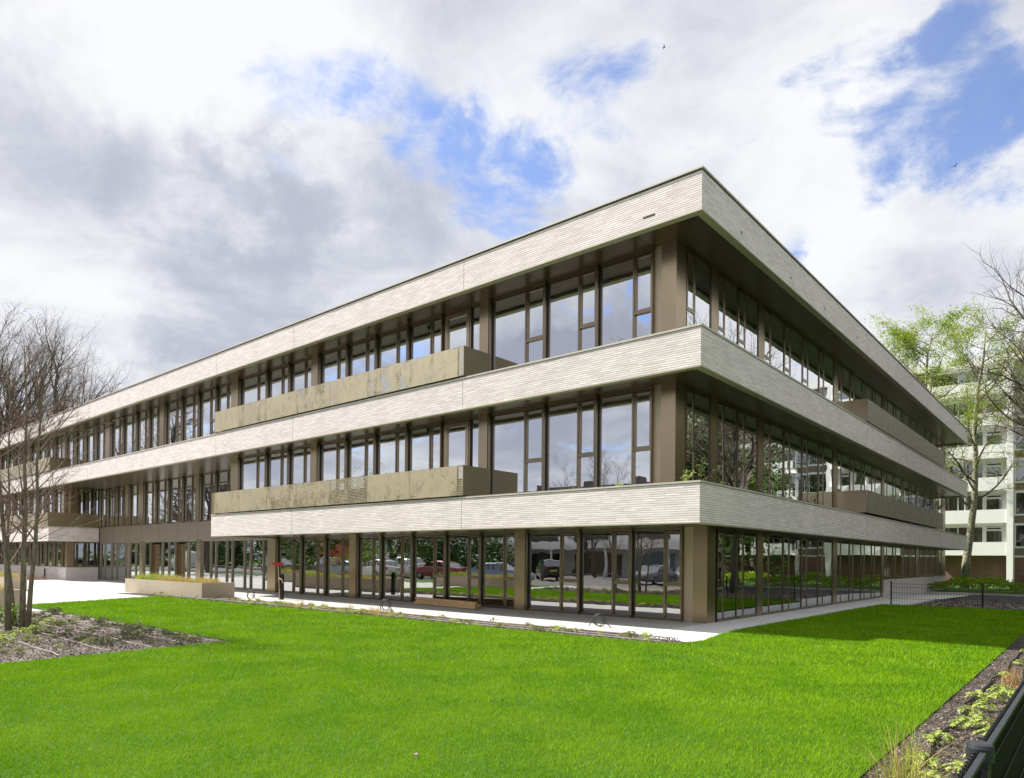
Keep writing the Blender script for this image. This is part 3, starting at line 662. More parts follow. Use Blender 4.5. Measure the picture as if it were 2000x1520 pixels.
# ------------------------------------------------------------------ trees
def grow(segs,p,d_,L,r,lvl,maxl,rn,P):
    n=P['n'][lvl]; pts=[p]; rr=[r]; d_=d_.normalized(); r1=r*P['taper'][lvl]
    for i in range(n):
        j=P['wob'][lvl]; d_=(d_+Vector((rn.gauss(0,j),rn.gauss(0,j),rn.gauss(0,j)+P['up'][lvl]))).normalized()
        p=p+d_*(L/n); pts.append(p); rr.append(r+(r1-r)*(i+1)/n)
    segs.append((lvl,pts,rr))
    if lvl>=maxl: return
    k=P['kids'][lvl]
    for c in range(k):
        f=P['start'][lvl]+(1-P['start'][lvl])*((c+rn.random()*.8)/k); f=min(f,.98); i=min(int(f*n),n-1); t=f*n-i
        q=pts[i].lerp(pts[i+1],t); dd=(pts[i+1]-pts[i]).normalized(); rq=rr[i]+(rr[i+1]-rr[i])*t
        ax=dd.cross(Vector((rn.gauss(0,1),rn.gauss(0,1),rn.gauss(0,1)))).normalized(); an=R(rn.uniform(*P['ang'][lvl]))
        nd=(dd*math.cos(an)+ax*math.sin(an)).normalized()
        grow(segs,q,nd,L*rn.uniform(*P['len'][lvl])*(1-.35*f),max(rq*rn.uniform(.45,.7),P['rmin']),lvl+1,maxl,rn,P)
    if P.get('fork',True) and lvl<maxl: grow(segs,pts[-1],d_,L*.55,r1,lvl+1,maxl,rn,P)
PB=dict(n=[6,6,5,4,3,3],taper=[.55,.4,.35,.35,.4,.4],wob=[.05,.09,.12,.13,.15,.15],up=[.02,.05,.06,.06,.05,.03],kids=[7,6,6,5,4],start=[.4,.25,.2,.15,.1],ang=[(25,50),(25,50),(25,50),(25,55),(25,60)],len=[(.6,.85),(.5,.75),(.45,.7),(.4,.65),(.35,.6)],rmin=.006)
def tree_from(segs,name,loc,barkT,barkC,label,group=None,leaves=None,cat='tree',csplit=1):
    o=empty(name,loc,0,label,cat,group); a,b=MB(),MB()
    for lvl,pts,rr in segs:
        (a if lvl<=csplit else b).tube(pts,rr,8 if lvl==0 else 6 if lvl==1 else 4 if lvl==2 else 3,cap=lvl<2)
    a.build('trunk',barkT,o,loc,smooth=True,uvs=False)
    if b.v: b.build('crown',barkC,o,loc,uvs=False)
    if leaves:
        m,size,per,spread,minl=leaves
        cs=[]
        for lvl,pts,rr in segs:
            if lvl>=minl:
                for q in pts[1:]:
                    for _ in range(per): cs.append((q.x+random.gauss(0,spread),q.y+random.gauss(0,spread),q.z+random.gauss(0,spread*.7)))
        leafquads('foliage',np.array(cs),size,m,o,loc)
    return o
def leafquads(name,C,size,m,parent,loc=(0,0,0),flat=.5,aspect=.6):
    n=len(C); C=C-np.array(loc); nr=rng.normal(size=(n,3)); nr[:,2]=np.abs(nr[:,2])+flat; nr/=np.linalg.norm(nr,axis=1)[:,None]
    a=rng.normal(size=(n,3)); a-=nr*(a*nr).sum(1)[:,None]; a/=np.linalg.norm(a,axis=1)[:,None]; b=np.cross(nr,a)
    s=(size*rng.uniform(.6,1.3,n))[:,None]
    V=np.stack([C-a*s*.5,C-b*s*aspect*.4+nr*s*.05,C+a*s*.5,C+b*s*aspect*.4+nr*s*.05],1).reshape(-1,3)
    F=np.arange(4*n).reshape(-1,4)
    return npmesh(name,V,F,[m],parent,4)
def at(px,py,dep): return CAM+pixdir(px,py)*dep
# multi stemmed tree in the corner bed
rn=random.Random(11); segs=[]
PM=dict(n=[8,6,5,4,3],taper=[.2,.3,.3,.4,.5],wob=[.0,.05,.07,.09,.1],up=[0,.05,.05,.04,.03],kids=[0,6,5,3,3],start=[.3,.12,.1,.1,.1],ang=[(20,40),(22,48),(22,50),(22,55),(20,50)],len=[(.3,.5),(.42,.7),(.42,.68),(.4,.6),(.4,.6)],rmin=.0038,fork=False)
stems=[([(17,1231),(14,1150),(13,1093),(6,1024),(-2,940),(-8,840),(-6,740),(-14,650)],.088,15.2,-.3),
       ([(29,1207),(22,1150),(17,1107),(15,1040),(19,983),(16,900),(20,800),(14,700)],.066,16.2,.5),
       ([(44,1229),(45,1150),(47,1066),(50,983),(48,900),(53,810),(50,730),(46,660)],.092,15.3,.2),
       ([(54,1231),(60,1148),(69,1066),(73,985),(72,900),(80,810),(86,740),(94,690)],.074,15.1,-.6),
       ]
for pxs,r0,dep,lean in stems:
    pts=[at(a,b_,dep+lean*i/len(pxs)) for i,(a,b_) in enumerate(pxs)]; pts[0].z=-.03
    n=len(pts); r0*=.78; rr=[r0*(1-.88*(i/(n-1))**.85) for i in range(n)]; segs.append((0,pts,rr))
    for c in range(19):
        f=.28+.70*(c+rn.random()*.7)/19; x=f*(n-1); i=min(int(x),n-2); t=x-i; q=pts[i].lerp(pts[i+1],t); dd=(pts[i+1]-pts[i]).normalized()
        az=rn.uniform(0,2*math.pi); side=(R_*math.cos(az)+F_*math.sin(az)+R_*.30); side.z=0; side.normalize()
        e=R(rn.uniform(35,62)); nd=dd*math.sin(R(90)-e)+side*math.sin(e)
        grow(segs,q,nd,rn.uniform(1.0,2.2)*(1-.55*max(0,f-.45)/.55),max(.005,(rr[i])*.42),1,3,rn,PM)
tree_from(segs,'multi_stem_tree',tuple((lambda v:(v.x,v.y,0))(at(35,1228,15.3))),'stem bark','twig','bare multi stemmed tree with thin reddish twigs in the planting bed on the left',csplit=0)
# tall bare trees beyond the left end of the block
def bare(px,dep,H,r,seed,label,lean=(0,0),kind=PB,first=.33,maxl=5,bark='bark dark',group=None,loc=None,name='bare_tree',kids=None,leaves=None):
    rn=random.Random(seed); 
    if loc is None: c=at(px,1000,dep); loc=(c.x,c.y,0)
    P=dict(kind); segs=[]
    if kids: P=dict(P,kids=kids)
    p=Vector(loc)+Vector((0,0,-.1)); grow(segs,p,Vector((lean[0],lean[1],1)),H*.52,r,0,maxl,rn,dict(P,start=[first]+list(P['start'][1:])))
    return tree_from(segs,name,loc,bark,bark,label,group,leaves)
PF=dict(PB,ang=[(14,38),(18,42),(22,46),(25,50),(25,55)],len=[(.7,.95),(.55,.8),(.5,.75),(.45,.7),(.4,.65)],kids=[8,6,5,3,2])
bare(88,74,26.5,.50,21,'tall bare tree with a wide fan of branches behind the far roof end, rightmost',kind=PF,first=.28,lean=(.02,0))
bare(28,78,27,.48,5,'tall bare tree with steep branches behind the far roof end, middle one',kind=PF,first=.35)
bare(-22,72,28,.5,9,'tall bare tree cut by the left picture edge behind the far roof end',kind=PF,first=.35)
# birches and the bare tree on the right
PBI=dict(n=[8,5,4,4,3],taper=[.35,.3,.35,.4,.5],wob=[.04,.09,.12,.14,.15],up=[.0,.02,-.01,-.03,-.04],kids=[15,6,5,4],start=[.33,.25,.15,.1],ang=[(38,75),(25,50),(25,50),(25,60)],len=[(.30,.48),(.45,.7),(.4,.65),(.4,.6)],rmin=.008)
def birch(base,pts_,r,seed,label,per=2,group=None,L=1.0,first=.3,leaf='spring leaf',size=.15,maxl=3):
    rn=random.Random(seed); pts=[Vector(p) for p in pts_]; n=len(pts); rr=[r*(1-.85*i/(n-1)) for i in range(n)]; segs=[(0,pts,rr)]
    H=pts[-1].z; P=dict(PBI)
    for c in range(26):
        f=first+(1-first)*(c+rn.random()*.7)/26; x=f*(n-1); i=min(int(x),n-2); t=x-i; q=pts[i].lerp(pts[i+1],t); dd=(pts[i+1]-pts[i]).normalized()
        az=rn.uniform(0,2*math.pi); side=Vector((math.cos(az),math.sin(az),0)); e=R(rn.uniform(38,72))
        grow(segs,q,dd*math.cos(e)+side*math.sin(e),H*rn.uniform(.16,.30)*L*(1.25-.75*f),max(rr[i]*.38,.02),1,maxl,rn,P)
    return tree_from(segs,'birch_tree',tuple(base),'birch bark','bark brown',label,group,(leaf,size,per,.22,2),csplit=0)
pts=[at(a,b_,49.6) for a,b_ in ((1884,1142),(1887,1100),(1894,1050),(1903,980),(1906,900),(1903,830),(1910,760),(1921,700),(1925,640))]; pts[0].z=-.1
birch((pts[0].x,pts[0].y,0),pts,.30,3,'birch with a knotted pale trunk rising from the hedge before the apartment block',per=3,first=.34,size=.14)
pts=[at(a,b_,56) for a,b_ in ((1800,1145),(1800,1050),(1797,950),(1800,850),(1808,760),(1812,690),(1822,650))]; pts[0].z=-.1
birch((pts[0].x,pts[0].y,0),pts,.26,8,'birch crown of yellow green leaves showing above the right end of the roof',per=4,first=.42,L=1.0,size=.15)
bare(0,0,17,.30,31,'dark bare tree whose branches reach in at the right edge of the sky',loc=(5.9,22.0,0),kind=dict(PB,wob=[.04,.12,.16,.18,.2,.2]),first=.45,maxl=4,kids=[10,8,7,5,4],lean=(-.05,-.0))
rb=random.Random(2)
for i,(x,y,H) in enumerate(((13,31,15),(17,23,14),(22,35,17),(14.5,40,15),(27,27,16),(33,38,16),(20,44,14),(38,30,17),(46,41,16),(19,16,15),(24,8,16),(29,18,17))):
    pts=[Vector((x+rb.uniform(-.3,.3)*k,y+rb.uniform(-.3,.3)*k,H*k/5-.1*(k==0))) for k in range(6)]
    birch((x,y,0),pts,.2,40+i,'birch standing on the strip beside the service road, mirrored in the side windows',per=2,group='birches along the service road',L=1.0,first=.22,size=.20,maxl=2)
bare(0,0,19,.42,51,'large bare tree mirrored in the windows over the entrance',loc=(-61,-12,0),kind=PB,first=.2,maxl=4,kids=[9,8,7,5,4])
bare(0,0,18,.40,57,'bare tree mirrored in the top windows at the far left',loc=(-76,-19,0),kind=PB,first=.2,maxl=4,kids=[9,8,7,5,4])
bare(0,0,9,.18,59,'bare tree mirrored low in the windows beside the balconies',loc=(-29,-33,0),kind=PB,first=.25,maxl=4,kids=[8,7,6,5,4])
def leafy(loc,H,Rr,seed,label,m,group=None,n=9000,size=.22,name='leafy_tree',low=(.58,.17)):
    rn=random.Random(seed); segs=[]; p=Vector(loc); grow(segs,p+Vector((0,0,-.1)),Vector((0,0,1)),H*.5,.04*Rr+.08,0,2,rn,dict(PB,kids=[9,6,5,4,3],start=[.3,.2,.1,.1,.1]))
    o=tree_from(segs,name,loc,'bark dark','bark dark',label,group)
    q=np.random.default_rng(seed); cl=q.normal(size=(34,3))*[Rr*.42,Rr*.42,H*low[1]]+[0,0,H*low[0]]; k=q.integers(0,34,n)
    P=cl[k]+q.normal(size=(n,3))*[Rr*.17,Rr*.17,H*.06]; P[:,2]=np.maximum(P[:,2],.3)
    leafquads('foliage',P+np.array(loc),size,m,o,loc); return o
leafy((-47,-24,0),10.5,6.5,71,'round fresh green tree mirrored in the first floor windows above the balcony','fresh leaf')
rb=random.Random(4)
for i in range(20):
    x=-44-i*6.0; leafy((x,-33+rb.uniform(-3,3)+max(0,i-8)*.9,0),rb.uniform(5.5,8.5),5.2,80+i,'dense dark evergreen across the car park, mirrored in the ground floor glass','dark leaf',group='evergreens across the car park',n=5200,size=.40,name='evergreen_tree',low=(.42,.26))
leafy((-49,-19.5,0),3.6,2.4,99,'shrub with red leaves across the lawn, mirrored behind the bollard','red leaf',n=3500,size=.16,name='red_shrub',low=(.45,.2))
leafy((-44,-18.0,0),3.0,2.6,98,'rounded fresh green shrub across the lawn, mirrored beside the red one','fresh leaf',n=3500,size=.16,name='green_shrub',low=(.45,.2))
rb=random.Random(14)
for i,(x,y,H) in enumerate([(21+(k%3)*3.5,-12+k*3.4,8.5+(k*7%4)*.8) for k in range(17)]): leafy((x,y,0),H,4.6,120+i,'broad leafy roadside tree added to darken the side facade, mirrored in its windows','fresh leaf' if i%2 else 'dark leaf',group='leafy trees added to darken the side facade',n=6500,size=.34,low=(.5,.2))  # row out of view, added to block light from the side facade
for i,(x,y,H) in enumerate(((11.5,32,15),(15.5,36,17),(13.5,44,15),(20,41,17),(18,31,13),(24,47,16),(14,25,13))): leafy((x,y,0),H,4.0,160+i,'tall dark evergreen added to darken the side facade, mirrored in its windows','dark leaf',group='evergreens added to darken the side facade',n=6500,size=.34,low=(.5,.24),name='evergreen_tree')  # out of view, added so the side facade metal reflects something dark
# hedge in front of the apartment block
q=np.random.default_rng(5); n=52000; hx=q.uniform(-9,62,n); hy=33.7+q.beta(1.3,1.6,n)*5.0
hz_=(.80+.16*np.sin(hx*1.3)+.10*np.sin(hx*3.1+1)+.06*np.sin(hx*7+hy*2))*np.clip((hy-33.55)/.5,.25,1); P=np.stack([hx,hy,-.1+hz_*np.sqrt(q.uniform(.12,1,n))],1)
tag(leafquads('hedge',P,.15,'hedge leaf',None),'low spreading green hedge along the kerb before the apartment block','hedge',kind='stuff')
# ------------------------------------------------------------------ cars behind the photographer, seen in the glass
def loft(mb,rings,m):
    n=len(rings[0]); b=len(mb.v); k=mb.mid(m)
    for r in rings: mb.v+=[tuple(p) for p in r]
    for i in range(len(rings)-1):
        for j in range(n): a=b+i*n+j; c=b+i*n+(j+1)%n; mb.f.append((a,c,c+n,a+n)); mb.mi.append(k)
    mb.f.append(tuple(b+n-1-j for j in range(n))); mb.f.append(tuple(b+(len(rings)-1)*n+j for j in range(n))); mb.mi+=[k,k]
def ring(x,w,z0,z1,ins=.06): 
    return [(x,-w+ins,z0),(x,w-ins,z0),(x,w,z0+(z1-z0)*.25),(x,w,z0+(z1-z0)*.7),(x,w-ins*1.3,z1),(x,-w+ins*1.3,z1),(x,-w,z0+(z1-z0)*.7),(x,-w,z0+(z1-z0)*.25)]
CARS={'sedan':dict(L=4.5,W=.88,body=[(0,.55,.42,.60),(.08,.74,.30,.78),(.5,.86,.22,.90),(1.2,.88,.2,.96),(2.3,.88,.2,.98),(3.4,.88,.2,1.0),(4.1,.86,.24,1.02),(4.42,.76,.34,.96),(4.5,.6,.45,.8)],cab=[(1.15,.80,.95),(1.9,.66,1.38),(2.3,.64,1.43),(3.0,.64,1.42),(3.3,.66,1.36),(3.95,.76,1.0)],wx=(.85,3.55),wr=.32),
 'hatch':dict(L=4.1,W=.87,body=[(0,.55,.40,.65),(.08,.74,.28,.82),(.5,.85,.22,.94),(1.1,.87,.2,1.0),(2.3,.87,.2,1.02),(3.4,.87,.2,1.05),(3.9,.85,.25,1.08),(4.1,.76,.38,1.0)],cab=[(.95,.80,.99),(1.7,.66,1.42),(2.2,.64,1.50),(3.2,.64,1.48),(3.65,.66,1.38),(4.0,.76,1.04)],wx=(.78,3.3),wr=.32),
 'suv':dict(L=4.5,W=.93,body=[(0,.6,.5,.80),(.08,.80,.36,.96),(.5,.91,.28,1.08),(1.1,.93,.26,1.14),(2.3,.93,.26,1.16),(3.6,.93,.26,1.18),(4.3,.90,.32,1.2),(4.5,.8,.45,1.1)],cab=[(1.0,.86,1.12),(1.6,.74,1.58),(2.1,.71,1.68),(3.6,.71,1.67),(4.0,.73,1.58),(4.35,.84,1.16)],wx=(.85,3.6),wr=.37),
 'van':dict(L=5.2,W=.98,body=[(0,.6,.45,.9),(.08,.84,.32,1.1),(.6,.96,.26,1.25),(1.3,.98,.25,1.35),(2.4,.98,.25,2.2),(5.0,.98,.28,2.22),(5.2,.93,.35,2.1)],cab=[(.9,.86,1.28),(1.7,.80,2.0),(2.1,.84,2.16),(2.42,.9,2.18)],wx=(.95,4.1),wr=.34)}
def car(kind,paint,x,y,rz,label):
    s=CARS[kind]; o=empty('parked_car' if kind!='van' else 'parked_van',(x,y,0),rz,label,'car' if kind!='van' else 'van','vehicles parked across the lawn'); h=s['L']/2
    b=MB(); loft(b,[ring(p[0]-h,p[1],p[2],p[3]) for p in s['body']],paint)
    cb=s['cab']; top=[(p[0],p[1]-.03,p[2]) for p in cb[1:-1]]
    loft(b,[[(p[0]-h,-p[1],p[2]-.03),(p[0]-h,p[1],p[2]-.03),(p[0]-h,p[1]-.08,p[2]+.015),(p[0]-h,-p[1]+.08,p[2]+.015)] for p in top],paint)
    body=b.build('body',None,o,smooth=False,uvs=False); bm=body.modifiers.new('bevel','BEVEL'); bm.width=.04; bm.segments=2
    belt=max(p[3] for p in s['body'][2:5]) if kind!='van' else 1.3
    g=MB(); loft(g,[[(p[0]-h,-p[1]-.06,belt-.05),(p[0]-h,p[1]+.06,belt-.05),(p[0]-h,p[1],max(p[2]-.02,belt-.04)),(p[0]-h,-p[1],max(p[2]-.02,belt-.04))] for p in cb],'car glass'); g.build('window',None,o,uvs=False)
    pil=MB()
    for i,f in ((1,0),(2,0),(3,0),(4,0))[:len(cb)-2]:
        p=cb[i]
        for sd in (-1,1): pil.tube([(p[0]-h,sd*(p[1]+.065),belt-.04),(p[0]-h+.05,sd*(p[1]-.01),p[2]-.02)],.035,5)
    pil.build('pillar',paint,o,uvs=False)
    for wx in s['wx']:
        for sd in (-1,1):
            wh=MB(); yy=sd*(s['W']-.11); wh.tube([(wx-h,yy-.11,s['wr']),(wx-h,yy+.11,s['wr'])],s['wr'],18); wo_=wh.build('wheel','tyre',o,uvs=False)
            MB().tube([(wx-h,yy+sd*.10,s['wr']),(wx-h,yy+sd*.118,s['wr'])],s['wr']*.64,14).build('hub','hub metal',wo_,uvs=False)
    z=.72 if kind in('sedan','hatch') else .9
    for sd in (-1,1):
        MB().box(-h-.005,-h+.14,sd*.50-.14,sd*.50+.14,z-.08,z+.06).build('headlight','lamp glass',o,uvs=False)
        MB().box(h-.12,h+.006,sd*.60-.13,sd*.60+.13,z+.02,z+.2).build('tail_light','tail lamp',o,uvs=False)
    MB().box(h-.02,h+.012,-.26,.26,z-.2,z-.09).build('number_plate','plate',o,uvs=False)
PI=math.pi
for a in (('suv','paint black',-27.4,-24.2,PI*.25,'black off-roader parked at an angle, mirrored in the first pane beside the bronze column'),
          ('sedan','paint grey',-16.6,-21.6,-PI/2,'grey saloon seen from behind, mirrored in the pane nearest the corner'),
          ('hatch','paint silver',-16.9,-28.0,-PI*.5,'small silver hatchback parked beyond the grey saloon'),
          ('sedan','paint blue',-22.6,-12.6,PI*.93,'pale blue saloon standing side on near the lawn'),
          ('sedan','paint red',-33.0,-17.0,PI*.0,'dark red saloon mirrored above the timber stack'),
          ('suv','paint white',-40.0,-19.2,0.1,'white off-roader mirrored between the red and the silver car'),
          ('sedan','paint silver',-42.2,-14.8,0.0,'silver saloon mirrored left of the second bronze column'),
          ('hatch','paint white',-36.6,-13.6,.05,'white hatchback mirrored beside the second bronze column'),
          ('suv','paint silver',-55.5,-22.3,.2,'silver people carrier mirrored behind the bollard'),
          ('hatch','paint red',-62.5,-20.0,.1,'dark red hatchback mirrored beside the planter end'),
          ('sedan','paint grey',-58.6,-18.0,.1,'dark grey saloon mirrored between planter and bollard'),
          ('van','paint white',-71.9,-14.6,.1,'white delivery van mirrored between the entrance doors')): car(*a)
# row of houses across the car park
H=empty('terraced_house',(-17,-42,0),0,'low white terrace with dark windows and chimneys across the car park, mirrored in the glass','building'); ho=(-17,-42,0)
MB().box(-46,12,-50,-40,-.1,8.6).build('wall','white plaster',H,ho)
MB().box(-46.3,12.3,-50.3,-39.7,8.6,8.95).build('roof','roof felt',H,ho)
MB().box(-44,10,-39.9,-36.4,2.75,3.35).build('canopy','white plaster',H,ho)
for i in range(9): 
    x=-43+i*6.5; MB().box(x-.12,x+.12,-36.7,-36.5,0,2.74).build('canopy_post','white frame',H,ho)
    MB().box(x+.5,x+1.5,-46,-44.8,8.95,10.2).build('chimney','chimney',H,ho)
    for z in (3.7,6.2): MB().box(x+.6,x+4.8,-39.99,-39.95,z,z+1.5).build('window','interior dark',H,ho,uvs=False)
    MB().box(x+.6,x+5.6,-39.99,-39.95,.1,2.4).build('garage_door',('interior dark','brown panel','paint blue')[i%3],H,ho,uvs=False)
for i,x in enumerate((-30,-20,-9)): 
    MB().box(x,x+2.2,-31,-30.9,.0,1.0).build if False else None
# ------------------------------------------------------------------ fences
def mesh_fence(name,label,group,pts,h,z0=.0,step=.095,slat=False,posts=None,strut=True):
    """welded mesh fence with posts along a straight run"""
    a,b_=Vector(pts[0]),Vector(pts[1]); L=(b_-a).length; d_=(b_-a)/L; nrm=Vector((-d_.y,d_.x,0)); o=empty(name,(a.x,a.y,z0),0,label,'fence',group); lo=(a.x,a.y,z0)
    w_=MB(); n=int(L/step)
    for i in range(n+1):
        p=a+d_*(i*step); w_.tube([(p.x,p.y,z0+.04),(p.x,p.y,z0+h-.02)],.0048,4,cap=False)
    for z in ([.06,.30,.52,.74,h-.06] if not slat else [.06,.26,.46,.66,.86,h-.07]):
        for sd in (-1,1):
            q=nrm*(.0055*sd); w_.tube([(a.x+q.x,a.y+q.y,z0+z),(b_.x+q.x,b_.y+q.y,z0+z)],.0055,4)
    w_.build('mesh_panel','dark metal',o,lo,uvs=False)
    for t in posts:
        p=a+d_*t+nrm*.0; MB().cyl((p.x,p.y),.03,z0-.2,z0+h+.03,12).build('fence_post','dark metal',o,lo,uvs=False)
        MB().cyl((p.x,p.y),.034,z0+h+.03,z0+h+.05,12).build('post_cap','dark metal',o,lo,uvs=False)
    return o
mesh_fence('mesh_fence','low black wire mesh fence crossing behind the shaded end of the lawn',None,((.66,15.7,0),(6.6,15.7,0)),.93,posts=(0.0,3.0,5.9))
# near fence with dark privacy slats
FX=6.66; FY0,FY1=-16.6,15.6; FH=1.0
o=empty('slatted_fence',(FX,FY0,0),0,'black fence panel with dark slats along the bed at the lower right corner','fence'); lo=(FX,FY0,0)
s=MB(); s.box(FX-.004,FX+.004,FY0,-11.67,.05,.955); s.box(FX-.004,FX+.004,-11.53,FY1,.05,.955); s.build('privacy_slat','slat black',o,lo)
s=MB()
for z in (.15,.34,.53,.72,.90,.98):
    for sd in (-1,1): s.tube([(FX+.012*sd,FY0,z),(FX+.012*sd,FY1,z)],.004,5)
y=FY0
while y<FY1:
    s.tube([(FX-.0,y,.04),(FX-.0,y,1.0)],.004,4,cap=False); s.box(FX-.02,FX-.012,y-.010,y+.010,.972,.992) if y<-4 else None; y+=.05
s.build('mesh_panel','dark metal',o,lo,uvs=False)
MB().box(FX+.006,FX+.026,FY0,-11.66,.985,1.0).box(FX+.006,FX+.026,-11.54,FY1,.985,1.0).build('top_rail','anthracite',o,lo,uvs=False)
for y in (-11.6,-9.1,-6.6,-4.1,-1.6,.9,3.4,5.9,8.4,10.9,13.4):
    p=MB(); p.cyl((FX-.0,y),.034,-.2,.985,16); po=p.build('fence_post','dark metal',o,lo,smooth=False,uvs=False)
    c=MB(); c.tube([(FX,y,.955),(FX,y,1.005),(FX,y,1.018),(FX,y,1.024)],[.047,.047,.043,.033],24); c.build('post_cap','anthracite',po,lo,uvs=False)
    k=MB(); k.box(FX-.03,FX+.03,y-.05,y+.05,.88,.93); k.cyl((FX-.035,y),.009,.895,.915,6); k.build('clamp','dark metal',po,lo,uvs=False)
# ------------------------------------------------------------------ planters with grasses
def planter(x0,x1,y0,y1,h,label):
    o=empty('planter_box',((x0+x1)/2,(y0+y1)/2,0),0,label,'planter'); lo=((x0+x1)/2,(y0+y1)/2,0)
    m=MB(); t=.05; m.box(x0,x1,y0,y0+t,0,h); m.box(x0,x1,y1-t,y1,0,h); m.box(x0,x0+t,y0+t,y1-t,0,h); m.box(x1-t,x1,y0+t,y1-t,0,h); m.build('side_wall','planter metal',o,lo)
    MB().box(x0+t+.002,x1-t-.002,y0+t+.002,y1-t-.002,h-.35,h-.08).build('soil','mulch soil',o,lo,uvs=False)
    for x in np.arange(x0+2.5,x1-.5,2.5): MB().box(x-.003,x+.003,y0-.001,y0+.01,.0,h-.002).build('seam','rubber',o,lo,uvs=False)
    return o
planter(-27.6,-20.0,-1.98,-.62,.63,'long beige metal planter standing before the entrance')
planter(-37.5,-31.6,-5.6,-4.8,.63,'beige metal planter farther back behind the stems of the bare tree')
planter(-24.5,-18.15,-9.9,-8.45,.63,'beige metal planter cut by the left picture edge')
def blades(name,C,h,spread,n,wd_,mats,parent=None,q=None,bend=.5,seg=3,loc=(0,0,0)):
    """curved grass blades; C (k,3) tuft centres, n blades each"""
    q=q or rng; k=len(C); N=k*n; base=np.repeat(C,n,0)+np.concatenate([q.normal(size=(N,2))*spread,np.zeros((N,1))],1)
    az=q.uniform(0,2*np.pi,N); lean=np.abs(q.normal(size=N))*bend; hh=h*q.uniform(.55,1.1,N); ww=wd_*q.uniform(.7,1.2,N)
    dx,dy=np.cos(az),np.sin(az); px_,py_=-dy,dx; rows=[]
    for i in range(seg+1):
        t=i/seg; r=lean*hh*t**1.7; c=base+np.stack([dx*r,dy*r,hh*(t-.25*np.minimum(lean,1)*t**2)],1); ws=(ww*(1-t)**.7*.5)
        rows.append(np.stack([c-np.stack([px_*ws,py_*ws,0*ws],1),c+np.stack([px_*ws,py_*ws,0*ws],1)],1))
    V=np.stack(rows,1).reshape(-1,3)-np.array(loc); st=(seg+1)*2; F=[]
    b=np.arange(N)*st
    for i in range(seg): F.append(np.stack([b+2*i,b+2*i+1,b+2*i+3,b+2*i+2],1))
    mi=np.tile(q.integers(0,len(mats),N),seg); return npmesh(name,V,np.concatenate(F),mats,parent,4,mi=mi)
def pl_grass(x0,x1,y0,y1,z,label,seed):
    q=np.random.default_rng(seed); objs=[]
    o=empty('planter_grass',((x0+x1)/2,(y0+y1)/2,z),0,label,'ornamental grass'); lo=((x0+x1)/2,(y0+y1)/2,z)
    k=int((x1-x0)*17); X=q.uniform(x0,x1,k); Y=q.uniform(y0,y1,k); f=(X-x0)/(x1-x0)
    for nm,sel,ms,h in (('green_blades',f<.40,['green blade','yellow blade','green blade'],.44),('straw_blades',(f>=.30),['yellow blade','straw','yellow blade','rust leaf'],.34)):
        C=np.stack([X,Y,np.full(k,z)],1)[sel]
        if len(C): blades(nm,C,h,.06,34,.013,ms,o,q,.6,2,lo)
    return o
pl_grass(-27.4,-20.3,-1.85,-.75,.53,'tufts of green and straw coloured grass growing in the planter before the entrance',1)
pl_grass(-37.3,-31.8,-5.5,-4.9,.53,'bright green grass in the farther planter behind the bare stems',2)
pl_grass(-24.3,-18.4,-9.8,-8.6,.53,'green and straw grass in the planter at the left picture edge',3)
# ------------------------------------------------------------------ things on the pavement
t=empty('timber_stack',(-10.6,2.45,0),0,'short stack of light timber boards lying on the paving against the glass','timber'); lo=(-10.6,2.45,0)
rt=random.Random(8)
ctrs=[]
A0=Vector((-12.55,2.52,0)); A1=Vector((-9.0,1.98,0)); dd=(A1-A0).normalized(); nn=Vector((-dd.y,dd.x,0)); LL=(A1-A0).length
for lay in range(3):
    for c in range(3 if lay<2 else 2):
        off_=rt.uniform(-.08,.08); p=A0+nn*(c*.105+.02*lay)+dd*off_; z=.02+lay*.078
        e=[p,p+dd*(LL+rt.uniform(-.05,.1)),p+dd*LL+nn*.095,p+nn*.095]; e[2]=e[1]+nn*.095
        MB().prism([(v_.x,v_.y) for v_ in e],z,z+.07).build('board','timber',t,lo)
b=empty('bollard',(-17.95,.26,0),0,'slim black bollard post standing on the paving beyond the drainage edge','bollard'); lo=(-17.95,.26,0)
MB().cyl((-17.95,.26),.10,0,.98,20).cyl((-17.95,.26),.085,.981,1.03,20).build('post','dark metal',b,lo,uvs=False)
MB().tube([(-17.96,.14,.72),(-17.9,.1,.86),(-17.7,.12,.8),(-17.6,.13,.66)],.018,5).build('rag','timber',b,lo,uvs=False)
b=empty('push_broom',(-17.86,.1,0),0,'broom with a red head standing upside down against the black bollard','broom'); lo=(-17.86,.1,0)
MB().tube([(-17.84,.12,.03),(-17.94,.10,1.36)],.013,8).build('handle','timber',b,lo,uvs=False)
dr=Vector((R_.x,R_.y,0)).normalized(); 
hd=MB(); c=Vector((-17.96,.10,1.44)); 
for z0,z1,w_,th,m_ in ((1.37,1.40,.19,.04,'red plastic'),(1.40,1.47,.22,.055,'red plastic')):
    e=[c+dr*w_-nn*th*.5,c+dr*w_+nn*th*.5,c-dr*w_+nn*th*.5,c-dr*w_-nn*th*.5]; hd.prism([(v_.x,v_.y) for v_ in e],z0,z1,m_)
hd.build('broom_head',None,b,lo,uvs=False)
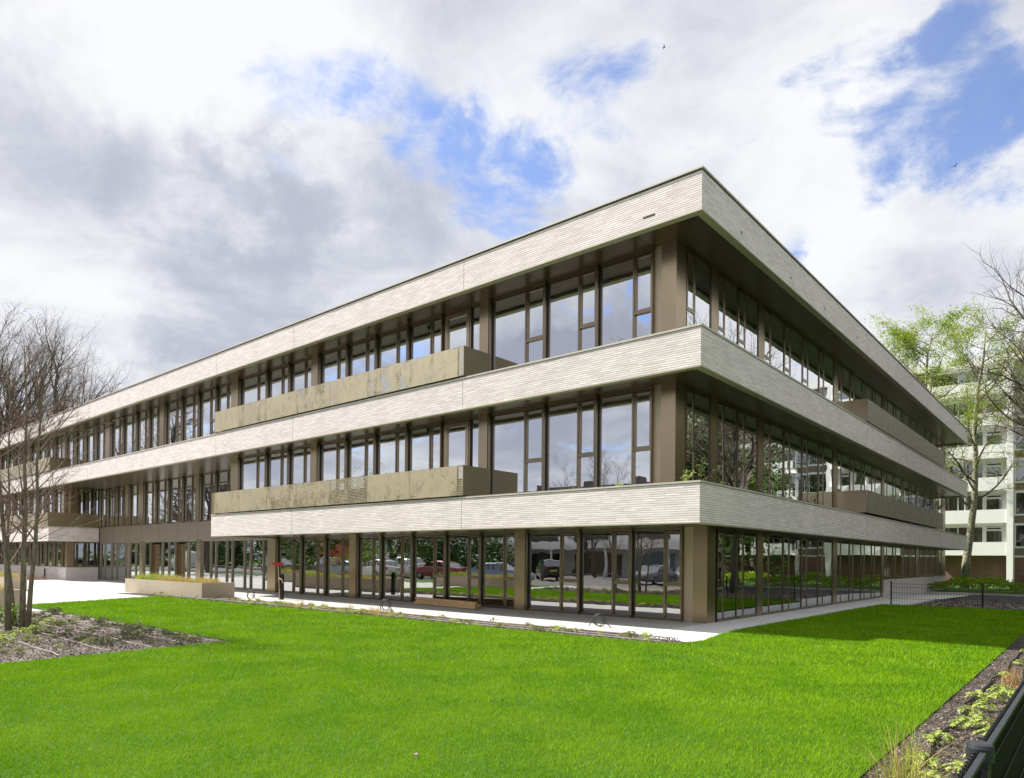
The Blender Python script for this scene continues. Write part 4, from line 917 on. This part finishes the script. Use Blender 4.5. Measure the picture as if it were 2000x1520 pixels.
def coil(name,x,y,r,label,seed):
    rr=random.Random(seed); m=MB(); z0=.25
    for k in range(3):
        a=rr.uniform(.85,1.1)*r; sx=rr.uniform(.7,.9); pts=[(x+math.cos(q_)*a*sx*.9+.04*k,y+math.cos(q_)*a*.3,z0*.72+math.sin(q_)*a*.85) for q_ in np.linspace(0,2*PI,19)]; m.tube(pts,.008,6,cap=False)
    m.tube([(x-.35,y+.1,.0),(x-.2,y,.12),(x,y,.2+r*.6),(x+.02,y,.3+r*.5)],.012,6); m.tube([(x+.1,y,.2),(x+.28,y+.05,.06),(x+.36,y+.05,.0)],.012,6)
    tag(m.build(name,'cable',None,uvs=False),label,'cable')
coil('cable_coil',-18.9,-.55,.22,'loop of black cable rising from the paving near the planter, leftmost of three',1)
coil('cable_coil',-10.67,-.42,.20,'loop of black cable rising beside the paving in front of the timber stack',2)
coil('cable_coil',-2.77,.05,.19,'loop of black cable with a taped end in front of the last big panes',3)
m=MB(); m.tube([(-49.9,1.02,0),(-49.9,1.02,.01)],.1,8); m.box(-50.0,-49.85,.985,1.02,.05,.72); tag(m.build('vent_grille','rubber',None,uvs=False),'narrow black upright grille on the low pale wall behind the stems','grille')
tag(MB().box(2.685,2.715,-10.975,-10.955,.085,.098).tube([(2.67,-10.97,.09),(2.70,-10.95,.098)],.007,5).build('dry_leaf','chip grey',None,uvs=False),'small pale dry leaf lying on the sunny lawn','leaf')
# ------------------------------------------------------------------ irrigation hoses
def hose(pts,r,m,label):
    P=[Vector(p) for p in pts]; out=[]
    for i in range(len(P)-1):
        for k in range(6): t_=k/6; out.append(P[i].lerp(P[i+1],t_)+Vector((rt.gauss(0,.018),rt.gauss(0,.018),rt.uniform(0,.014))))
    out.append(P[-1]); tag(MB().tube(out,r,5).build('irrigation_hose',m,None,uvs=False),label,'hose',None)
for i,(yy,nm) in enumerate(((-8.25,'one nearest the paving'),(-8.85,'second from the lawn tip'),(-9.5,'third from the lawn tip'),(-10.2,'fourth from the lawn tip'),(-10.95,'one nearest the camera'))):
    hose([(-6.1+.0*i,yy,.045),(-9,yy+.06,.05),(-12,yy-.05,.05),(-16.8,yy+.02,.05)],.011,'hose dusty','dusty thin hose across the corner bed, '+nm)
for i,(yy,nm) in enumerate(((-1.25,'back line by the paving'),(-1.62,'middle line'),(-2.0,'front line by the lawn'))):
    hose([(.1,yy,.04),(-5,yy-.03,.045),(-10,yy+.03,.045),(-15,yy-.02,.045),(-24.5,yy-.2,.045)],.016,'hose dusty','brown drip hose running along the border bed, '+nm)
hose([(5.74,-13.5,.045),(5.78,-9.2,.045),(5.86,-8.0,.05),(5.80,-7.0,.045),(5.88,-6.1,.06),(5.80,-5.2,.05),(5.84,-1.5,.05),(5.8,4,.045),(5.8,12,.045)],.015,'hose','black hose running along the bed beside the slatted fence')
# ------------------------------------------------------------------ small plants
def clump_mesh(name,m,n,rad,h,ls,seed,lobes=5,stem='dull leaf'):
    """rosette of lobed leaves"""
    q=random.Random(seed); mb=MB()
    for i in range(n):
        a=q.uniform(0,2*PI); rr=rad*math.sqrt(q.random()); z=h*(1-.55*(rr/rad)**2)*q.uniform(.65,1.05); c=Vector((math.cos(a)*rr,math.sin(a)*rr,z))
        nr=(Vector((math.cos(a)*rr/rad*.8,math.sin(a)*rr/rad*.8,1))+Vector((q.gauss(0,.25),q.gauss(0,.25),0))).normalized()
        u=nr.cross(Vector((math.cos(a+1.5),math.sin(a+1.5),.1))).normalized(); v=nr.cross(u); s=ls*q.uniform(.6,1.2); k=len(mb.v); mb.v.append(tuple(c-nr*s*.10))
        N=lobes*2
        for j in range(N):
            an=2*PI*j/N+a; r2=s*(.62 if j%2==0 else .34); p=c+(u*math.cos(an)+v*math.sin(an))*r2+nr*(s*.06 if j%2 else -s*.1); mb.v.append(tuple(p))
        for j in range(N): mb.f.append((k,k+1+j,k+1+(j+1)%N)); mb.mi.append(0)
        if i%3==0: mb.tube([(0,0,0),tuple(c*.5),tuple(c-nr*.01)],.0025,3,cap=False)
    mb.mats=[m]
    return mb
def scatter(proto,spots,label,cat,group,smin=.8,smax=1.2,seed=1):
    q=random.Random(seed)
    for i,(x,y,z,s) in enumerate(spots):
        o=proto if i==0 else proto.copy()
        if i: col.objects.link(o)
        o.location=(x,y,z); o.rotation_euler=(0,0,q.uniform(0,6.28)); k=s*q.uniform(smin,smax); o.scale=(k,k,k*q.uniform(.85,1.15)); lb,gp=label(i,x,y) if callable(label) else (label,group); tag(o,lb,cat,gp)
ORD=['first','second','third','fourth','fifth','sixth','seventh','eighth','ninth','tenth','eleventh','twelfth','thirteenth','fourteenth','fifteenth','sixteenth','seventeenth','eighteenth','nineteenth','twentieth','twenty first','twenty second']
HB=sorted([-8.3,-8.75,-8.25,-7.85,-7.35,-6.5,-6.25,-6.75,-5.75,-5.3,-4.7,-4.55,-4.95,-4.1,-2.4,-.7,-1.8,1.2,3.2,5.5,8.2,10.8])
def lab_h(i,x,y): return ('lime green lobed leaf clump in the fence bed, %s from the grass clump'%ORD[HB.index(y)],'lime green clumps in the fence bed')
def lab_c(what):
    def f(i,x,y):
        where='at the tip by the lawn' if x>-8.6 else 'in the middle of the corner bed' if x>-12 else 'beyond the bare stems toward the paving'
        return (what+' '+where,what+' in the corner bed '+where)
    return f
def lab_b(what):
    def f(i,x,y):
        where='in front of the three widest panes' if x>-7.6 else 'between the timber stack and the first bronze column' if x>-12.5 else 'between the bollard and the timber stack' if x>-18 else 'beside the bollard and the planter'
        return (what+' in the border '+where,what+' '+where)
    return f
pr=clump_mesh('hellebore_plant','lime leaf',38,.15,.15,.062,1).build('hellebore_plant','lime leaf',None,uvs=False)
scatter(pr,[(5.88,-8.3,.03,.9),(6.06,-8.75,.03,.85),(6.12,-8.25,.03,.6),(6.28,-7.85,.03,.85),(5.86,-7.35,.03,.85),(5.94,-6.5,.03,.8),(6.08,-6.25,.03,.8),(6.18,-6.75,.03,.7),(5.90,-5.75,.03,.9),(6.0,-5.3,.03,.75),(5.88,-4.7,.03,.85),(6.10,-4.55,.03,1.0),(6.25,-4.95,.03,.8),(6.05,-4.1,.03,.9),(5.95,-2.4,.03,.8),(6.0,-.7,.03,.8),(6.25,-1.8,.03,.8),(5.95,1.2,.03,.7),(6.2,3.2,.03,.7),(5.95,5.5,.03,.7),(6.1,8.2,.03,.7),(6.0,10.8,.03,.7)],lab_h,'plant','lime green clumps in the fence bed',seed=3)
pr=clump_mesh('autumn_plant','rust leaf',24,.14,.14,.06,5).build('autumn_plant','rust leaf',None,uvs=False)
scatter(pr,[(6.24,-6.0,.03,.9),(6.16,-7.35,.03,.7),(6.28,-3.6,.03,.8),(5.9,-10.2,.03,.6)],'small rusty leaved plant in the mulch of the fence bed','plant','rusty plants in the fence bed',seed=4)
def gclump(name,label,x,y,h,n,mats,group=None,seed=0,sp_=.06,bend=.55):
    o=blades(name,np.array([[0,0,0.]]),h,sp_,n,.006,mats,None,np.random.default_rng(seed),bend,4); o.location=(x,y,.03); tag(o,label,'ornamental grass',group); return o
g1=gclump('ornamental_grass','tall yellow straw grass clump at the foot of the slatted fence post',5.98,-9.35,.62,190,['yellow blade','straw','yellow blade','green blade'],seed=1,sp_=.075)
gclump('ornamental_grass','reddish straw grass tuft in the fence bed beyond the lime clumps',6.08,-3.25,.34,130,['straw','rust leaf','straw'],seed=2)
gclump('ornamental_grass','straw grass tuft in the fence bed at the edge of the building shadow',6.0,2.1,.42,120,['straw','rust leaf'],seed=3)
q=random.Random(6)
pr=clump_mesh('bed_plant','olive leaf',26,.13,.12,.055,7).build('bed_plant','olive leaf',None,uvs=False)
pr2=clump_mesh('bed_plant','dull leaf',26,.15,.13,.06,8).build('bed_plant','dull leaf',None,uvs=False)
pr3=clump_mesh('bed_plant','lime leaf',20,.14,.15,.07,9).build('bed_plant','lime leaf',None,uvs=False)
def bedspots(n,f,x0,x1,y0,y1,z): 
    out=[]
    for _ in range(n): x=q.uniform(x0,x1); y=q.uniform(y0,y1); out.append((x,y,z,q.uniform(.4,.95) if y>-3 else q.uniform(.55,1.25)))
    return out
scatter(pr,bedspots(75,0,-16.8,-6.3,-11.6,-8.15,.03),lab_c('small olive green plant'),'plant','olive perennials in the corner bed',seed=1)
scatter(pr2,bedspots(60,0,-15.8,-6.2,-10.2,-8.15,.03),lab_c('small dark green plant'),'plant','dark perennials in the corner bed',seed=2)
scatter(pr3,[(-9.6,-10.6,.03,1.2),(-10.2,-10.2,.03,1.1),(-9.0,-11.0,.03,1.0),(-12.2,-9.4,.03,1.2),(-11.4,-9.7,.03,1.0),(-8.2,-11.4,.03,1.0),(-10.6,-11.0,.03,.9),(-13.2,-9.9,.03,.9),(-7.4,-10.6,.03,.7)],'lime green clump in the grey soil near the bare tree','plant','lime clumps near the bare tree',seed=5)
pr4=clump_mesh('border_plant','olive leaf',24,.15,.15,.06,11).build('border_plant','olive leaf',None,uvs=False)
pr5=clump_mesh('border_plant','lime leaf',22,.16,.14,.065,12).build('border_plant','lime leaf',None,uvs=False)
scatter(pr4,bedspots(95,0,-24.8,-.2,-2.2,-1.15,.022),lab_b('small green plant'),'plant','green perennials in the border bed',seed=6)
scatter(pr5,bedspots(60,0,-17.5,-9.5,-2.2,-1.3,.022)+bedspots(24,0,-9,.2,-2.2,-1.2,.022)+bedspots(10,0,-24,-18,-2.5,-1.6,.022),lab_b('yellow green plant'),'plant','yellow green perennials in the border bed',seed=7)
go=blades('border_grass',np.array([[0,0,0.]]),.24,.045,44,.007,['straw','yellow blade','straw'],None,np.random.default_rng(5),.5,3)
scatter(go,[(q.uniform(-14.2,-8.4),q.uniform(-2.2,-1.2),.022,q.uniform(.6,1.1)) for _ in range(48)]+[(q.uniform(-8,0),q.uniform(-2.1,-1.3),.022,.5) for _ in range(14)]+[(-20.5,-1.3,.022,.6),(-18.5,-1.4,.022,.6),(-17.2,-1.2,.022,.7)],lab_b('thin straw tuft'),'ornamental grass','straw tufts in the border bed',seed=8)
pw_=clump_mesh('wall_plant','rust leaf',22,.2,.2,.09,14).build('wall_plant','rust leaf',None,uvs=False)
scatter(pw_,[(q.uniform(-55,-47.2),q.uniform(-.5,.4),.02,1.1) for _ in range(12)],'low reddish plant at the foot of the pale wall behind the bare tree','plant','reddish plants along the wing wall',seed=9)
# plants on the ledges
def sprig(name,label,x,y,z,h,n,seed,m='olive leaf',lean=.3,ls=.06):
    q_=random.Random(seed); o=empty(name,(x,y,z),0,label,'plant'); a=MB(); L_=[]
    for i in range(n):
        d0=Vector((q_.gauss(0,lean),q_.gauss(0,lean),1)).normalized(); p=Vector((x+q_.gauss(0,.05),y+q_.gauss(0,.03),z)); pts=[p]
        for k in range(5): d0=(d0+Vector((q_.gauss(0,.15),q_.gauss(0,.15),.0))).normalized(); p=p+d0*h*q_.uniform(.7,1.1)/5; pts.append(p)
        a.tube(pts,[.006,.005,.004,.004,.003,.002],4,cap=False)
        for p in pts[1:]:
            for _ in range(4): L_.append((p.x+q_.gauss(0,.03),p.y+q_.gauss(0,.03),p.z+q_.gauss(0,.03)))
    a.build('stem','twig',o,(x,y,z),uvs=False); leafquads('foliage',np.array(L_),ls,m,o,(x,y,z))
sprig('ledge_plant','upright leafy sprig on the second floor ledge before the last wide pane',-2.56,.55,7.12,.42,3,1,'olive leaf',.12,.05)
sprig('ledge_plant','fine green plant trailing at the upper corner ledge',-.62,.62,7.10,.30,9,2,'fresh leaf',.6,.035)
sprig('ledge_plant','bushy yellow green plant at the first floor corner ledge',-.72,.62,3.50,.45,8,3,'lime leaf',.35,.07)
sprig('ledge_plant','tall yellow leaved shoot on the first floor ledge round the corner',-.45,.95,3.50,.78,4,4,'lime leaf',.2,.06)
sprig('ledge_plant','yellow green tuft on the first floor ledge before the last wide pane',-2.4,.5,3.50,.22,6,5,'lime leaf',.5,.06)
sprig('ledge_plant','straggly sprout on the first floor ledge before the middle wide pane',-3.9,.5,3.50,.20,5,6,'olive leaf',.5,.05)
sprig('ledge_plant','small sprout on the first floor ledge beside the balcony end',-6.2,.5,3.50,.14,4,7,'olive leaf',.5,.05)
sprig('ledge_plant','dark green shoots on the first floor side ledge',-.5,4.3,3.50,.40,6,8,'dull leaf',.4,.06)
sprig('ledge_plant','low dark plant on the first floor side ledge before the third pilaster',-.5,9.6,3.50,.45,7,9,'dull leaf',.4,.07)
sprig('tree_foot_shrub','bushy green shrub growing between the bare stems',-11.55,-10.35,.02,.62,14,12,'fresh leaf',.28,.10)
# birds
def bird(px,py,dep,rz,tilt,label):
    p=at(px,py,dep); o=empty('bird',tuple(p),rz,label,'bird'); o.scale=(.6,.6,.6)
    b_=MB(); b_.tube([(-.16,0,0),(-.09,0,.0),(0,0,.005),(.1,0,0),(.17,0,-.005),(.21,0,0)],[.012,.04,.055,.045,.03,.012],8); bo=b_.build('body','bird feather',o,smooth=True,uvs=False)
    b_.build if False else None
    t=MB(); t.poly([(-.15,-.02,0),(-.30,-.06,0),(-.30,.06,0),(-.15,.02,0)]); t.build('tail','bird feather',o,uvs=False)
    for s in (-1,1):
        w_=MB(); w_.poly([(.07,0,.03),(-.08,0,.03),(-.07,s*.28,.03+tilt),(.05,s*.30,.03+tilt)]); w_.poly([(.05,s*.30,.03+tilt),(-.07,s*.28,.03+tilt),(-.12,s*.62,.0+tilt*.6)]); w_.build('wing','bird feather',o,uvs=False)
bird(1297,93,60,.6,.12,'tiny bird flying high above the roof corner'); bird(1865,325,55,1.0,.16,'tiny bird gliding in the sky at the right')
# ------------------------------------------------------------------ mulch chips and lawn blades
def chips(name,X,Y,z,s,mats,label,q):
    n=len(X); C=np.stack([X,Y,np.full(n,z)+q.uniform(0,.012,n)],1); a=q.normal(size=(n,3))*[1,1,.35]; a/=np.linalg.norm(a,axis=1)[:,None]; b=q.normal(size=(n,3))*[1,1,.6]; b-=a*(a*b).sum(1)[:,None]; b/=np.linalg.norm(b,axis=1)[:,None]; c=np.cross(a,b)
    L=(s*q.uniform(.4,1.5,n))[:,None]; W=L*q.uniform(.25,.6,n)[:,None]
    V=np.stack([C-a*L/2,C+b*W/2,C+a*L/2,C-b*W/2,C+c*W*.25],1).reshape(-1,3); i=np.arange(n)*5
    F=np.concatenate([np.stack([i,i+1,i+4],1),np.stack([i+1,i+2,i+4],1),np.stack([i+2,i+3,i+4],1),np.stack([i+3,i,i+4],1)])
    mi=np.tile(q.integers(0,len(mats),n),4); tag(npmesh(name,V,F,mats,None,3,mi=mi),label,'mulch',kind='stuff')
q=np.random.default_rng(9); n=26000; t=q.beta(.8,2.2,n)
chips('bark_mulch',q.uniform(5.6,6.62,n),-13.5+t*26,.036,.026,['bark chip','mulch soil','bark chip','chip grey'],'bark chips covering the bed by the slatted fence',q)
n=26000; chips('soil_crumbs',-5.6-q.beta(1,1.8,n)*11.5,q.uniform(-12.5,-8.05,n),.036,.040,['chip grey','grey soil','bark chip'],'clods and chips on the grey soil of the corner bed',q)
n=16000; X=q.uniform(-24.5,.35,n); chips('border_mulch',X,q.uniform(-2.45,-1.15,n),.028,.045,['bark chip','mulch soil','chip grey'],'bark chips in the narrow border bed',q)
n=5000; chips('soil_debris',q.uniform(1.2,14,n),q.uniform(15.9,23.5,n),-.03,.12,['chip grey','grey soil','bark chip','white frame'] if False else ['chip grey','grey soil','bark chip'],'clods and dry stalks on the bare soil behind the mesh fence',q)
def inpoly(X,Y,poly):
    c=np.zeros(len(X),bool); j=len(poly)-1
    for i in range(len(poly)):
        xi,yi=poly[i]; xj,yj=poly[j]
        c^=((yi>Y)!=(yj>Y))&(X<(xj-xi)*(Y-yi)/(yj-yi+1e-12)+xi); j=i
    return c
def lawn():
    q=np.random.default_rng(12); Vs=[];Fs=[];Ts=[];nb=0
    # (near, far distance, blades per m2, height, width)
    for d0,d1,den,h,wd_ in ((2.5,5.2,14000,.034,.0040),(5.2,8,8200,.038,.0052),(8,11,4200,.044,.008),(11,16,1900,.05,.012),(16,24,800,.06,.019),(24,36,420,.06,.028)):
        area=(25.4*31)+0; n=int(area*den)
        X=q.uniform(-22.4,5.6,n*28//25); Y=q.uniform(-15.3,15.6,len(X))
        dx,dy=X-CAM.x,Y-CAM.y; D=dx*F_.x+dy*F_.y; lat=dx*R_.x+dy*R_.y
        k=(D>d0)&(D<=d1)&(np.abs(lat)<D*.80+.6); X,Y=X[k],Y[k]; k=inpoly(X+q.normal(0,.012,len(X)),Y+q.normal(0,.012,len(X)),LAWN); X,Y=X[k],Y[k]; n=len(X)
        clump=.5+.5*np.sin(X*3.1+np.sin(Y*2.3)*1.7)*np.sin(Y*2.7+np.sin(X*1.9)*1.3)
        az=q.uniform(0,6.283,n); ln=np.abs(q.normal(0,.5,n)); hh=h*q.uniform(.6,1.15,n)*(.9+.2*clump); w_=wd_*q.uniform(.6,1.2,n)
        px_,py_=-np.sin(az)*w_/2,np.cos(az)*w_/2
        b0=np.stack([X-px_,Y-py_,np.full(n,.042)],1); b1=np.stack([X+px_,Y+py_,np.full(n,.042)],1); tp=np.stack([X+np.cos(az)*ln*hh,Y+np.sin(az)*ln*hh,.042+hh],1)
        Vs.append(np.stack([b0,b1,tp],1).reshape(-1,3)); Ts.append(np.repeat(np.clip(q.normal(.42,.26,n)+.15*(clump-.5),0,1),3)); nb+=n
    V=np.concatenate(Vs); print('blades',nb); tag(npmesh('grass',V,np.arange(len(V)).reshape(-1,3),['grass blade'],None,3,tint=np.concatenate(Ts)),'dense short bright green lawn grass','grass',kind='stuff')
lawn()
